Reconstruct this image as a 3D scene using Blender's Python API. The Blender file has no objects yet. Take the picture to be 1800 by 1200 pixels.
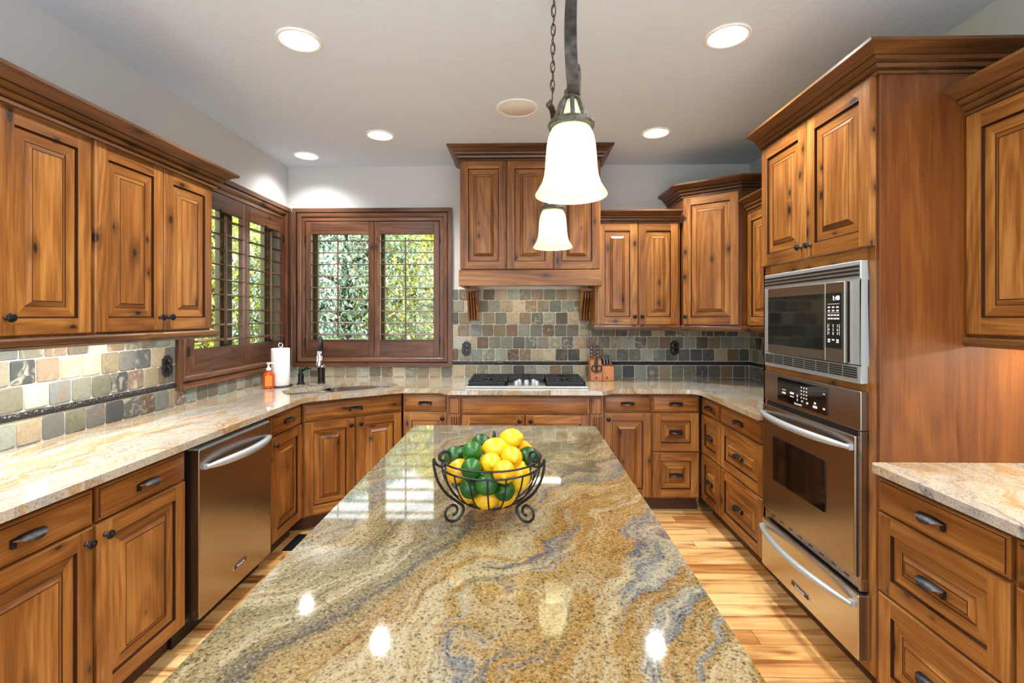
import bpy, bmesh, math, random
from mathutils import Vector, Matrix, noise as mnoise
S = bpy.context.scene
COL = S.collection
PI = math.pi
def lin(r, g, b):
    f = lambda c: (c/255/12.92) if c/255 <= .04045 else ((c/255+.055)/1.055)**2.4
    return (f(r), f(g), f(b), 1)

# ------------------------------------------------------------------ camera, sky, sun, exposure
cd = bpy.data.cameras.new('camera'); cam = bpy.data.objects.new('camera', cd); COL.objects.link(cam)
cam.location = (0, 0, 1.449); cam.rotation_euler = (PI/2, 0, math.atan(17.5/850))
cd.sensor_width = 36; cd.lens = 17.0; cd.shift_y = -45/1800; cd.clip_start = .02; cd.clip_end = 200
S.camera = cam
S.view_settings.view_transform = 'Standard'; S.view_settings.look = 'None'
S.view_settings.exposure = 0.15; S.view_settings.gamma = 1; S.view_settings.use_curve_mapping = False
W = bpy.data.worlds.new('sky'); S.world = W; W.use_nodes = True
wn = W.node_tree; bg = wn.nodes['Background']
st = wn.nodes.new('ShaderNodeTexSky'); st.sky_type = 'NISHITA'; st.sun_disc = False
st.sun_elevation = math.radians(48); st.sun_rotation = math.radians(100); st.dust_density = 3
mx = wn.nodes.new('ShaderNodeMix'); mx.data_type = 'RGBA'; mx.inputs[0].default_value = .9
wn.links.new(st.outputs[0], mx.inputs[6]); mx.inputs[7].default_value = (9.8, 10.2, 10.8, 1)
wn.links.new(mx.outputs[2], bg.inputs[0]); bg.inputs[1].default_value = .36
sd = bpy.data.lights.new('sun', 'SUN'); sd.energy = 15.0; sd.angle = .01; sd.color = (1, .94, .82)
so = bpy.data.objects.new('sun', sd); COL.objects.link(so)
so.rotation_euler = Vector((-.75, .12, -.8)).to_track_quat('-Z', 'Y').to_euler()
P_CAN, P_PEND, P_UNDER, P_HOOD = 104, 16, 14, 2.2
def area(name, loc, sx, sy, power, col=(1, .97, .92), rot=(0, 0, 0), spread=PI):
    d = bpy.data.lights.new(name, 'AREA'); d.shape = 'RECTANGLE'; d.size = sx; d.size_y = sy; d.energy = power; d.color = col; d.spread = spread
    o = bpy.data.objects.new(name, d); COL.objects.link(o); o.location = loc; o.rotation_euler = rot; return o

# ------------------------------------------------------------------ node helpers
def nd(nt, typ, out=0, **kw):
    n = nt.nodes.new(typ)
    for k, v in kw.items():
        k2 = k.replace('_', ' ')
        s = n.inputs.get(k2) or n.inputs.get(k)
        if s is not None:
            if isinstance(v, bpy.types.NodeSocket): nt.links.new(v, s)
            else: s.default_value = v
        else: setattr(n, k, v)
    return n.outputs[out]
def mth(nt, op, a, b=0.0, c=0.0, clamp=False):
    n = nt.nodes.new('ShaderNodeMath'); n.operation = op; n.use_clamp = clamp
    for i, v in enumerate((a, b, c)):
        if isinstance(v, bpy.types.NodeSocket): nt.links.new(v, n.inputs[i])
        else: n.inputs[i].default_value = v
    return n.outputs[0]
def vm(nt, op, a, b=(0, 0, 0)):
    n = nt.nodes.new('ShaderNodeVectorMath'); n.operation = op
    for i, v in enumerate((a, b)):
        if isinstance(v, bpy.types.NodeSocket): nt.links.new(v, n.inputs[i])
        else: n.inputs[i].default_value = v
    return n.outputs['Value'] if op in ('DOT_PRODUCT', 'LENGTH') else n.outputs[0]
def mixc(nt, f, a, b, blend='MIX'):
    n = nt.nodes.new('ShaderNodeMix'); n.data_type = 'RGBA'; n.blend_type = blend
    for i, v in ((0, f), (6, a), (7, b)):
        if isinstance(v, bpy.types.NodeSocket): nt.links.new(v, n.inputs[i])
        else: n.inputs[i].default_value = v
    return n.outputs[2]
def ramp(nt, fac, stops, interp='LINEAR'):
    n = nt.nodes.new('ShaderNodeValToRGB'); cr = n.color_ramp; cr.interpolation = interp
    while len(cr.elements) < len(stops): cr.elements.new(.5)
    for e, (p, c) in zip(cr.elements, stops):
        e.position = p; e.color = c if not isinstance(c, (int, float)) else (c, c, c, 1)
    nt.links.new(fac, n.inputs[0]); return n.outputs[0]
def sstep(nt, x, a, b):
    n = nt.nodes.new('ShaderNodeMapRange'); n.interpolation_type = 'SMOOTHSTEP'
    nt.links.new(x, n.inputs[0]); n.inputs[1].default_value = a; n.inputs[2].default_value = b
    return n.outputs[0]
def newmat(name, base=None, rough=.5, metal=0, spec=.5, coat=0, coat_r=.05, emit=None, es=0):
    m = bpy.data.materials.new(name); m.use_nodes = True; nt = m.node_tree; b = nt.nodes['Principled BSDF']
    def put(k, v):
        if v is None: return
        if isinstance(v, bpy.types.NodeSocket): nt.links.new(v, b.inputs[k])
        else: b.inputs[k].default_value = v
    put('Base Color', base); put('Roughness', rough); put('Metallic', metal); put('Specular IOR Level', spec)
    put('Coat Weight', coat); put('Coat Roughness', coat_r)
    if emit: put('Emission Color', emit); put('Emission Strength', es)
    m['b'] = 1
    return m, nt, b
def bump(nt, b, h, strength=.2, dist=.01):
    n = nt.nodes.new('ShaderNodeBump'); n.inputs['Strength'].default_value = strength; n.inputs['Distance'].default_value = dist
    nt.links.new(h, n.inputs['Height']); nt.links.new(n.outputs[0], b.inputs['Normal'])
def noisy(name, c1, c2, scale, rough=.5, detail=4, stretch=(1, 1, 1), bstr=0, **kw):
    m, nt, b = newmat(name, None, rough, **kw)
    co = nd(nt, 'ShaderNodeTexCoord', 3)
    v = vm(nt, 'MULTIPLY', co, stretch)
    f = nd(nt, 'ShaderNodeTexNoise', 0, Vector=v, Scale=scale, Detail=detail)
    nt.links.new(ramp(nt, f, [(.3, c1), (.7, c2)]), b.inputs['Base Color'])
    if bstr: bump(nt, b, f, bstr)
    return m

# ------------------------------------------------------------------ materials
def wood(name, axis, dark, mid, light, knots=True, rough=.34):
    m, nt, b = newmat(name, None, rough, spec=.45)
    co = nd(nt, 'ShaderNodeTexCoord', 3)
    rnd = nd(nt, 'ShaderNodeObjectInfo', 'Random')
    off = nd(nt, 'ShaderNodeCombineXYZ', 0, X=mth(nt, 'MULTIPLY', rnd, 37.1), Y=mth(nt, 'MULTIPLY', rnd, 71.7), Z=mth(nt, 'MULTIPLY', rnd, 53.3))
    p = vm(nt, 'ADD', co, off)
    a = 'XYZ'.index(axis)
    def sc(across, along): return tuple(along if i == a else across for i in range(3))
    wv = vm(nt, 'MULTIPLY', nd(nt, 'ShaderNodeTexNoise', 1, Vector=vm(nt, 'MULTIPLY', p, sc(5, 3)), Scale=1.0, Detail=2), (.035, .035, .035))
    p2 = vm(nt, 'ADD', p, wv)
    broad = nd(nt, 'ShaderNodeTexNoise', 0, Vector=vm(nt, 'MULTIPLY', p2, sc(5.5, .9)), Scale=1.0, Detail=2, Roughness=.5)
    ringn = nd(nt, 'ShaderNodeTexNoise', 0, Vector=vm(nt, 'MULTIPLY', p2, sc(4.5, .5)), Scale=1.0, Detail=1)
    ring = mth(nt, 'MULTIPLY_ADD', mth(nt, 'SINE', mth(nt, 'MULTIPLY', ringn, 90.0)), .5, .5)
    streak = nd(nt, 'ShaderNodeTexNoise', 0, Vector=vm(nt, 'MULTIPLY', p2, sc(58, 1.6)), Scale=1.0, Detail=2)
    fine = nd(nt, 'ShaderNodeTexNoise', 0, Vector=vm(nt, 'MULTIPLY', p, sc(240, 8)), Scale=1.0, Detail=2)
    t = mth(nt, 'ADD', mth(nt, 'ADD', mth(nt, 'MULTIPLY', broad, .46), mth(nt, 'MULTIPLY', streak, .26)), mth(nt, 'ADD', mth(nt, 'MULTIPLY', ring, .07), mth(nt, 'MULTIPLY', fine, .21)))
    c = ramp(nt, t, [(.34, dark), (.5, mid), (.66, light)])
    if knots:
        s3 = nt.nodes.new('ShaderNodeSeparateXYZ'); nt.links.new(p2, s3.inputs[0]); X_, Y_, Z_ = s3.outputs
        if axis == 'Z': ac, al = mth(nt, 'ADD', X_, Y_), Z_
        elif axis == 'X': ac, al = mth(nt, 'ADD', Z_, Y_), X_
        else: ac, al = mth(nt, 'ADD', Z_, X_), Y_
        vv = nd(nt, 'ShaderNodeCombineXYZ', 0, X=mth(nt, 'MULTIPLY', ac, 10.0), Y=mth(nt, 'MULTIPLY', al, 5.0), Z=0.0)
        vo = nt.nodes.new('ShaderNodeTexVoronoi'); vo.voronoi_dimensions = '2D'; nt.links.new(vv, vo.inputs['Vector']); vo.inputs['Scale'].default_value = 1.0
        sc3 = nt.nodes.new('ShaderNodeSeparateColor'); nt.links.new(vo.outputs['Color'], sc3.inputs[0])
        keep = mth(nt, 'GREATER_THAN', sc3.outputs[0], .76)
        dn = mth(nt, 'DIVIDE', mth(nt, 'ADD', vo.outputs['Distance'], mth(nt, 'MULTIPLY', mth(nt, 'SUBTRACT', streak, .5), .12)), mth(nt, 'MULTIPLY_ADD', sc3.outputs[1], 1.0, .22))
        halo = mth(nt, 'MULTIPLY', mth(nt, 'SUBTRACT', 1.0, sstep(nt, dn, .08, .42)), keep)
        core = mth(nt, 'MULTIPLY', mth(nt, 'SUBTRACT', 1.0, sstep(nt, dn, .06, .12)), keep)
        c = mixc(nt, mth(nt, 'MULTIPLY', halo, .6), c, (dark[0]*.8, dark[1]*.72, dark[2]*.6, 1))
        c = mixc(nt, mth(nt, 'MULTIPLY', core, .92), c, (.014, .007, .004, 1))
    nt.links.new(c, b.inputs['Base Color'])
    nt.links.new(mth(nt, 'MULTIPLY_ADD', fine, .14, rough-.07), b.inputs['Roughness'])
    bump(nt, b, fine, .06, .002)
    return m
WD, WM, WL = lin(84, 47, 17), lin(130, 80, 33), lin(170, 118, 58)
WV = wood('knotty_alder_vertical', 'Z', WD, WM, WL)
WH = wood('knotty_alder_horizontal', 'X', WD, WM, WL)
WY = wood('knotty_alder_lengthwise', 'Y', WD, WM, WL)
VEN = wood('alder_veneer', 'Z', lin(72, 35, 9), lin(98, 53, 16), lin(118, 68, 23), knots=False)
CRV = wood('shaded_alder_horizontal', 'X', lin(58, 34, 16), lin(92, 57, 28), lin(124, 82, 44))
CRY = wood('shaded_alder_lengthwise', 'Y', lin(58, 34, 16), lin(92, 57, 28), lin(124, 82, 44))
DD, DM, DL = lin(54, 31, 19), lin(90, 56, 36), lin(124, 84, 58)
DV = wood('dark_alder_vertical', 'Z', DD, DM, DL)
DH = wood('dark_alder_horizontal', 'X', DD, DM, DL)
GLZ = newmat('dark_glaze', lin(46, 23, 9), .8, spec=.1)[0]
TOE = newmat('toe_kick_wood', lin(70, 38, 16), .5)[0]
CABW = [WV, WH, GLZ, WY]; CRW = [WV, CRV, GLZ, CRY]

def granite(name, island):
    m, nt, b = newmat(name, None, .05, spec=.7, coat=.4, coat_r=.03)
    P = nd(nt, 'ShaderNodeNewGeometry', 0)
    d, q = ((.55, .835, 0), (.835, -.55, 0)) if island else ((.12, .99, 0), (.99, -.12, 0))
    A = vm(nt, 'DOT_PRODUCT', P, d); B = vm(nt, 'DOT_PRODUCT', P, q)
    warp = nd(nt, 'ShaderNodeTexNoise', 0, Vector=P, Scale=1.7, Detail=3)
    warp2 = nd(nt, 'ShaderNodeTexNoise', 0, Vector=P, Scale=6.0, Detail=4)
    Bw = mth(nt, 'ADD', B, mth(nt, 'ADD', mth(nt, 'MULTIPLY', mth(nt, 'SUBTRACT', warp, .5), .62), mth(nt, 'MULTIPLY', mth(nt, 'SUBTRACT', warp2, .5), .16)))
    def band(sb, sa, detail, seed):
        v = nd(nt, 'ShaderNodeCombineXYZ', 0, X=mth(nt, 'MULTIPLY', A, sa), Y=mth(nt, 'MULTIPLY', Bw, sb), Z=seed)
        return nd(nt, 'ShaderNodeTexNoise', 0, Vector=v, Scale=1.0, Detail=detail, Roughness=.6)
    grain = nd(nt, 'ShaderNodeTexNoise', 0, Vector=P, Scale=190.0, Detail=4, Roughness=.75)
    vor = nt.nodes.new('ShaderNodeTexVoronoi'); nt.links.new(P, vor.inputs['Vector']); vor.inputs['Scale'].default_value = 210.0
    spk = nd(nt, 'ShaderNodeSeparateColor', 0, Color=vor.outputs['Color'])
    cream, gold, och, oliv, grey, dgrey, pale = lin(222, 206, 164), lin(188, 148, 78), lin(170, 116, 40), lin(140, 120, 74), lin(150, 152, 152), lin(92, 96, 102), lin(236, 222, 188)
    if island:
        a1 = band(7, .8, 6, 0.0); a2 = band(19, 1.8, 7, 4.0); a3 = band(11, 1.3, 6, 9.0)
        cA = ramp(nt, a1, [(.28, lin(128, 116, 82)), (.42, lin(158, 142, 98)), (.5, lin(180, 162, 114)), (.55, cream), (.59, lin(164, 146, 98)), (.72, lin(176, 158, 110))])
        cA = mixc(nt, mth(nt, 'MULTIPLY', sstep(nt, a2, .53, .64), .85), cA, cream)
        cA = mixc(nt, mth(nt, 'MULTIPLY', sstep(nt, a2, .42, .32), .7), cA, lin(134, 132, 120))
        cB = ramp(nt, a1, [(.26, lin(176, 160, 120)), (.4, lin(190, 156, 92)), (.48, lin(178, 134, 62)), (.55, lin(196, 164, 104)), (.61, cream), (.72, lin(184, 144, 76))])
        cB = mixc(nt, mth(nt, 'MULTIPLY', sstep(nt, a3, .53, .59), .92), cB, mixc(nt, sstep(nt, a2, .42, .6), lin(112, 120, 130), lin(166, 168, 162)))
        cB = mixc(nt, mth(nt, 'MULTIPLY', sstep(nt, a2, .54, .66), .75), cB, cream)
        cC = ramp(nt, a2, [(.3, grey), (.45, lin(172, 170, 162)), (.52, lin(192, 164, 110)), (.58, cream), (.7, lin(178, 176, 166))])
        mB = sstep(nt, mth(nt, 'ADD', Bw, mth(nt, 'MULTIPLY', mth(nt, 'SUBTRACT', a2, .5), .3)), -.78, -.64)
        mC = sstep(nt, mth(nt, 'ADD', B, mth(nt, 'MULTIPLY', mth(nt, 'SUBTRACT', warp, .5), .5)), -.98, -1.2)
        c = mixc(nt, mB, cA, cB); c = mixc(nt, mC, c, cC)
        a4 = band(46, 5.0, 5, 14.0)
        c = mixc(nt, mth(nt, 'MULTIPLY', sstep(nt, a4, .54, .66), .6), c, lin(206, 194, 160)); c = mixc(nt, mth(nt, 'MULTIPLY', sstep(nt, a4, .45, .33), .6), c, lin(96, 92, 78))
        vein = mth(nt, 'SUBTRACT', 1.0, sstep(nt, mth(nt, 'ABSOLUTE', mth(nt, 'ADD', Bw, .73)), .004, .022))
        c = mixc(nt, mth(nt, 'MULTIPLY', vein, .7), c, lin(92, 92, 90))
    else:
        cream = lin(222, 214, 194)
        a1 = band(9, .9, 6, 2.0); a2 = band(22, 1.6, 7, 7.0)
        c = ramp(nt, a1, [(.28, lin(160, 162, 164)), (.4, lin(204, 200, 188)), (.5, cream), (.57, lin(206, 172, 124)), (.64, cream), (.74, lin(170, 172, 174))])
        c = mixc(nt, mth(nt, 'MULTIPLY', sstep(nt, a2, .54, .68), .8), c, lin(196, 146, 88))
        c = mixc(nt, mth(nt, 'MULTIPLY', sstep(nt, a2, .44, .3), .8), c, lin(140, 142, 146))
        vein = mth(nt, 'SUBTRACT', 1.0, sstep(nt, mth(nt, 'ABSOLUTE', mth(nt, 'SUBTRACT', a1, .455)), .0, .006))
        c = mixc(nt, mth(nt, 'MULTIPLY', vein, .5), c, lin(90, 86, 80))
    k = 1.0 if island else .6
    c = mixc(nt, mth(nt, 'MULTIPLY', sstep(nt, grain, .53, .62), .7*k), c, lin(52, 44, 28))
    c = mixc(nt, mth(nt, 'MULTIPLY', sstep(nt, grain, .46, .36), .55*k), c, pale)
    c = mixc(nt, mth(nt, 'MULTIPLY', mth(nt, 'GREATER_THAN', spk, .96), .6*k), c, lin(44, 36, 24))
    v2 = nt.nodes.new('ShaderNodeTexVoronoi'); nt.links.new(P, v2.inputs['Vector']); v2.inputs['Scale'].default_value = 9.0
    spot = mth(nt, 'MULTIPLY', mth(nt, 'LESS_THAN', v2.outputs['Distance'], .07), mth(nt, 'GREATER_THAN', nd(nt, 'ShaderNodeSeparateColor', 1, Color=v2.outputs['Color']), .78))
    if island: c = mixc(nt, mth(nt, 'MULTIPLY', spot, .8), c, lin(88, 46, 26))
    kk = .36 if island else .62
    c = mixc(nt, 1.0, c, (kk, kk*.98, kk*.96, 1), 'MULTIPLY')
    nt.links.new(c, b.inputs['Base Color'])
    return m
GRI = granite('granite_gold_grey_swirled', True); GRR = granite('granite_cream_streaked', False)

def floor_mat():
    m, nt, b = newmat('hickory_floor_boards', None, .3, spec=.45)
    P = nd(nt, 'ShaderNodeNewGeometry', 0)
    sx = nt.nodes.new('ShaderNodeSeparateXYZ'); nt.links.new(P, sx.inputs[0]); X, Y = sx.outputs[0], sx.outputs[1]
    wdt = .098
    row = mth(nt, 'FLOOR', mth(nt, 'DIVIDE', Y, wdt)); fy = mth(nt, 'FRACT', mth(nt, 'DIVIDE', Y, wdt))
    r1 = nd(nt, 'ShaderNodeTexWhiteNoise', 0, noise_dimensions='1D', W=row)
    xs = mth(nt, 'DIVIDE', mth(nt, 'ADD', X, mth(nt, 'MULTIPLY', r1, 5.0)), .95)
    pl = mth(nt, 'FLOOR', xs); fx = mth(nt, 'FRACT', xs)
    idv = nd(nt, 'ShaderNodeCombineXYZ', 0, X=row, Y=pl, Z=.5)
    rc = nd(nt, 'ShaderNodeTexWhiteNoise', 0, noise_dimensions='3D', Vector=idv)
    gv = nd(nt, 'ShaderNodeCombineXYZ', 0, X=mth(nt, 'MULTIPLY', X, 1.4), Y=mth(nt, 'MULTIPLY', Y, 14.0), Z=mth(nt, 'MULTIPLY', rc, 60.0))
    g = nd(nt, 'ShaderNodeTexNoise', 0, Vector=gv, Scale=1.2, Detail=5, Distortion=.6)
    base = ramp(nt, rc, [(0, lin(176, 120, 62)), (.35, lin(206, 160, 96)), (.7, lin(222, 184, 124)), (1, lin(190, 136, 76))])
    c = mixc(nt, sstep(nt, g, .48, .7), base, lin(132, 76, 34))
    c = mixc(nt, mth(nt, 'MULTIPLY', sstep(nt, g, .46, .3), .5), c, lin(232, 202, 150))
    kv = nt.nodes.new('ShaderNodeTexVoronoi'); nt.links.new(nd(nt, 'ShaderNodeCombineXYZ', 0, X=mth(nt, 'MULTIPLY', X, 3.2), Y=mth(nt, 'MULTIPLY', Y, 8.0), Z=0.0), kv.inputs['Vector']); kv.inputs['Scale'].default_value = 1.0
    kn = mth(nt, 'MULTIPLY', mth(nt, 'SUBTRACT', 1.0, sstep(nt, kv.outputs['Distance'], .06, .15)), mth(nt, 'GREATER_THAN', nd(nt, 'ShaderNodeSeparateColor', 0, Color=kv.outputs['Color']), .5))
    c = mixc(nt, mth(nt, 'MULTIPLY', kn, .85), c, lin(58, 30, 14))
    e1 = mth(nt, 'LESS_THAN', mth(nt, 'MINIMUM', fy, mth(nt, 'SUBTRACT', 1.0, fy)), .022)
    e2 = mth(nt, 'LESS_THAN', mth(nt, 'MINIMUM', fx, mth(nt, 'SUBTRACT', 1.0, fx)), .0022)
    ed = mth(nt, 'MAXIMUM', e1, e2)
    c = mixc(nt, mth(nt, 'MULTIPLY', ed, .6), c, lin(70, 40, 18))
    nt.links.new(c, b.inputs['Base Color']); bump(nt, b, mth(nt, 'SUBTRACT', 1.0, ed), .25, .002)
    return m
FLR = floor_mat()
def paint(name, col, s):
    m, nt, b = newmat(name, col, .75, spec=.25)
    P = nd(nt, 'ShaderNodeNewGeometry', 0)
    n1 = nd(nt, 'ShaderNodeTexNoise', 0, Vector=P, Scale=5.0, Detail=6, Roughness=.6, Distortion=.8)
    bump(nt, b, sstep(nt, n1, .5, .62), s, .006)
    return m
WALL = paint('wall_paint', lin(200, 201, 200), .06); CEIL = paint('ceiling_plaster', lin(212, 225, 240), .14)
def tile_mat():
    m, nt, b = newmat('tumbled_slate_tile', None, .55, spec=.35)
    P = nd(nt, 'ShaderNodeNewGeometry', 0)
    at = nt.nodes.new('ShaderNodeAttribute'); at.attribute_name = 'Col'
    n1 = nd(nt, 'ShaderNodeTexNoise', 0, Vector=vm(nt, 'ADD', P, vm(nt, 'MULTIPLY', at.outputs[0], (9, 9, 9))), Scale=16.0, Detail=5, Distortion=1.6)
    n2 = nd(nt, 'ShaderNodeTexNoise', 0, Vector=P, Scale=60.0, Detail=4)
    al = mth(nt, 'MULTIPLY', at.outputs['Alpha'], 1.0)
    c = mixc(nt, mth(nt, 'MULTIPLY', sstep(nt, n1, .46, .7), .5), at.outputs[0], ramp(nt, al, [(0, lin(168, 116, 62)), (.35, lin(70, 74, 76)), (.6, lin(206, 196, 172)), (1, lin(124, 112, 92))]))
    c = mixc(nt, mth(nt, 'MULTIPLY', sstep(nt, n2, .4, .7), .35), c, mixc(nt, .5, c, lin(60, 56, 50)))
    nt.links.new(c, b.inputs['Base Color']); bump(nt, b, n1, .25, .004)
    return m
TILE = tile_mat(); GROUT = noisy('grout', lin(196, 192, 178), lin(214, 210, 198), 60, .85)
def liner_mat():
    m, nt, b = newmat('black_rope_liner', None, .3)
    P = nd(nt, 'ShaderNodeNewGeometry', 0)
    n1 = nd(nt, 'ShaderNodeTexVoronoi', 0, Vector=P, Scale=110.0)
    nt.links.new(ramp(nt, n1, [(.2, lin(20, 20, 20)), (.7, lin(46, 46, 46))]), b.inputs['Base Color']); bump(nt, b, n1, .9, .006)
    return m
LINER = liner_mat()
def steel(name, col, r, vert=False, metal=1):
    m, nt, b = newmat(name, col, r, metal=metal)
    co = nd(nt, 'ShaderNodeTexCoord', 3)
    n1 = nd(nt, 'ShaderNodeTexNoise', 0, Vector=vm(nt, 'MULTIPLY', co, (2, 2, 300) if not vert else (300, 300, 2)), Scale=1.0, Detail=2)
    nt.links.new(mth(nt, 'MULTIPLY_ADD', n1, .06, r-.03), b.inputs['Roughness'])
    return m
STL = steel('brushed_stainless', lin(196, 190, 182), .26); STL2 = steel('satin_stainless_trim', lin(176, 184, 187), .36, metal=.6)
STLD = steel('bronze_toned_stainless', lin(160, 152, 145), .24)
CHR = newmat('polished_steel', lin(220, 220, 222), .16, 1)[0]
BGL = newmat('black_glass', lin(9, 9, 10), .06, 0, .6)[0]
BPL = newmat('black_plastic', lin(16, 16, 17), .42)[0]
IRON = newmat('black_iron', lin(13, 13, 14), .42, .2)[0]
CAST = noisy('cast_iron', lin(16, 17, 19), lin(34, 36, 40), 90, .5)
BRZ = noisy('oil_rubbed_bronze', lin(34, 32, 33), lin(62, 60, 62), 40, .36, metal=.8)
COP = newmat('worn_copper_edge', lin(120, 70, 50), .4, .9)[0]
AGED = noisy('aged_iron', lin(62, 58, 52), lin(112, 106, 96), 55, .5, metal=.55)
AGEDD = noisy('dark_aged_iron', lin(34, 30, 27), lin(78, 70, 64), 45, .5, metal=.5)
WHP = newmat('white_plastic', lin(235, 235, 232), .4)[0]
WHT = newmat('white_trim', lin(240, 239, 235), .5)[0]
GRL = noisy('speaker_grille', lin(214, 214, 212), lin(224, 224, 222), 300, .7)
PRT = newmat('white_print', lin(225, 225, 225), .5)[0]
CLK = newmat('clock_digits', lin(200, 200, 255), .5, emit=(.62, .6, 1, 1), es=2.2)[0]
LMP = newmat('lamp_lens', lin(255, 250, 240), .5, emit=(1, .95, .86, 1), es=14)[0]
BULB = newmat('bulb', lin(255, 250, 240), .5, emit=(1, 1, .95, 1), es=82)[0]
PAPER = noisy('paper_towel', lin(238, 238, 236), lin(250, 250, 248), 120, .9, bstr=.15)
KWD = noisy('knife_block_wood', lin(170, 100, 48), lin(200, 132, 74), 14, .45, stretch=(1, 1, .1))
def soapm():
    m, nt, b = newmat('orange_soap', lin(214, 84, 14), .12); b.inputs['Transmission Weight'].default_value = .25; return m
SOAP = soapm()
SLBL = newmat('soap_label', lin(232, 128, 34), .5)[0]
def fruit(name, c1, c2, c3):
    m, nt, b = newmat(name, None, .33, spec=.4)
    co = nd(nt, 'ShaderNodeTexCoord', 3); rnd = nd(nt, 'ShaderNodeObjectInfo', 'Random')
    f = nd(nt, 'ShaderNodeTexNoise', 0, Vector=co, Scale=14.0, Detail=3)
    c = mixc(nt, rnd, c1, c2); c = mixc(nt, mth(nt, 'MULTIPLY', sstep(nt, f, .5, .75), .6), c, c3)
    nt.links.new(c, b.inputs['Base Color'])
    bump(nt, b, nd(nt, 'ShaderNodeTexNoise', 0, Vector=co, Scale=320.0, Detail=1), .18, .003)
    b.inputs['Subsurface Weight'].default_value = .08; b.inputs['Subsurface Radius'].default_value = (.01, .008, .003)
    return m
LEM = fruit('lemon_skin', lin(208, 146, 8), lin(216, 172, 22), lin(196, 166, 40)); LIM = fruit('lime_skin', lin(10, 56, 12), lin(24, 82, 14), lin(50, 98, 24))
def shade_mat():
    m = bpy.data.materials.new('cream_art_glass'); m.use_nodes = True; nt = m.node_tree; b = nt.nodes['Principled BSDF']
    co = nd(nt, 'ShaderNodeTexCoord', 3)
    f = nd(nt, 'ShaderNodeTexNoise', 0, Vector=co, Scale=18.0, Detail=3)
    c = mixc(nt, sstep(nt, f, .35, .65), lin(250, 251, 234), lin(243, 246, 220))
    nt.links.new(c, b.inputs['Base Color']); b.inputs['Roughness'].default_value = .3
    tr = nt.nodes.new('ShaderNodeBsdfTranslucent'); nt.links.new(c, tr.inputs[0])
    ms = nt.nodes.new('ShaderNodeMixShader'); ms.inputs[0].default_value = .55
    nt.links.new(b.outputs[0], ms.inputs[1]); nt.links.new(tr.outputs[0], ms.inputs[2]); nt.links.new(ms.outputs[0], nt.nodes['Material Output'].inputs[0])
    return m
SHD = shade_mat()
def glass_mat():
    m = bpy.data.materials.new('window_glass'); m.use_nodes = True; nt = m.node_tree
    for n in list(nt.nodes):
        if n.type != 'OUTPUT_MATERIAL': nt.nodes.remove(n)
    t = nt.nodes.new('ShaderNodeBsdfTransparent'); t.inputs[0].default_value = (.95, .97, .95, 1); g = nt.nodes.new('ShaderNodeBsdfGlossy'); g.inputs[1].default_value = .01
    fr = nt.nodes.new('ShaderNodeLayerWeight'); frv = mth(nt, 'MULTIPLY_ADD', mth(nt, 'POWER', fr.outputs['Facing'], 4.0), .5, .03)
    ms = nt.nodes.new('ShaderNodeMixShader'); nt.links.new(frv, ms.inputs[0]); nt.links.new(t.outputs[0], ms.inputs[1]); nt.links.new(g.outputs[0], ms.inputs[2])
    nt.links.new(ms.outputs[0], nt.nodes['Material Output'].inputs[0]); return m
GLS = glass_mat()
WFR = newmat('olive_window_frame', lin(112, 100, 66), .5)[0]
def leaf(name, c1, c2, c3):
    m, nt, b = newmat(name, None, .5)
    g = nd(nt, 'ShaderNodeNewGeometry', 'Random Per Island')
    c = ramp(nt, g, [(0, c1), (.5, c2), (1, c3)])
    nt.links.new(c, b.inputs['Base Color'])
    tr = nt.nodes.new('ShaderNodeBsdfTranslucent'); nt.links.new(c, tr.inputs[0])
    ms = nt.nodes.new('ShaderNodeMixShader'); ms.inputs[0].default_value = .4
    nt.links.new(b.outputs[0], ms.inputs[1]); nt.links.new(tr.outputs[0], ms.inputs[2]); nt.links.new(ms.outputs[0], nt.nodes['Material Output'].inputs[0])
    return m
LF1 = leaf('blue_green_needles', lin(78, 112, 104), lin(140, 166, 150), lin(206, 216, 190)); LF2 = leaf('yellow_green_leaves', lin(130, 150, 50), lin(196, 198, 84), lin(238, 222, 130))
LF3 = leaf('autumn_leaves', lin(118, 136, 66), lin(214, 184, 100), lin(220, 136, 76))
BARK = noisy('bark', lin(58, 42, 30), lin(96, 76, 58), 12, .9, stretch=(1, 1, .2)); LAWN = noisy('lawn', lin(70, 96, 40), lin(110, 130, 58), 20, .9)

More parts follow.
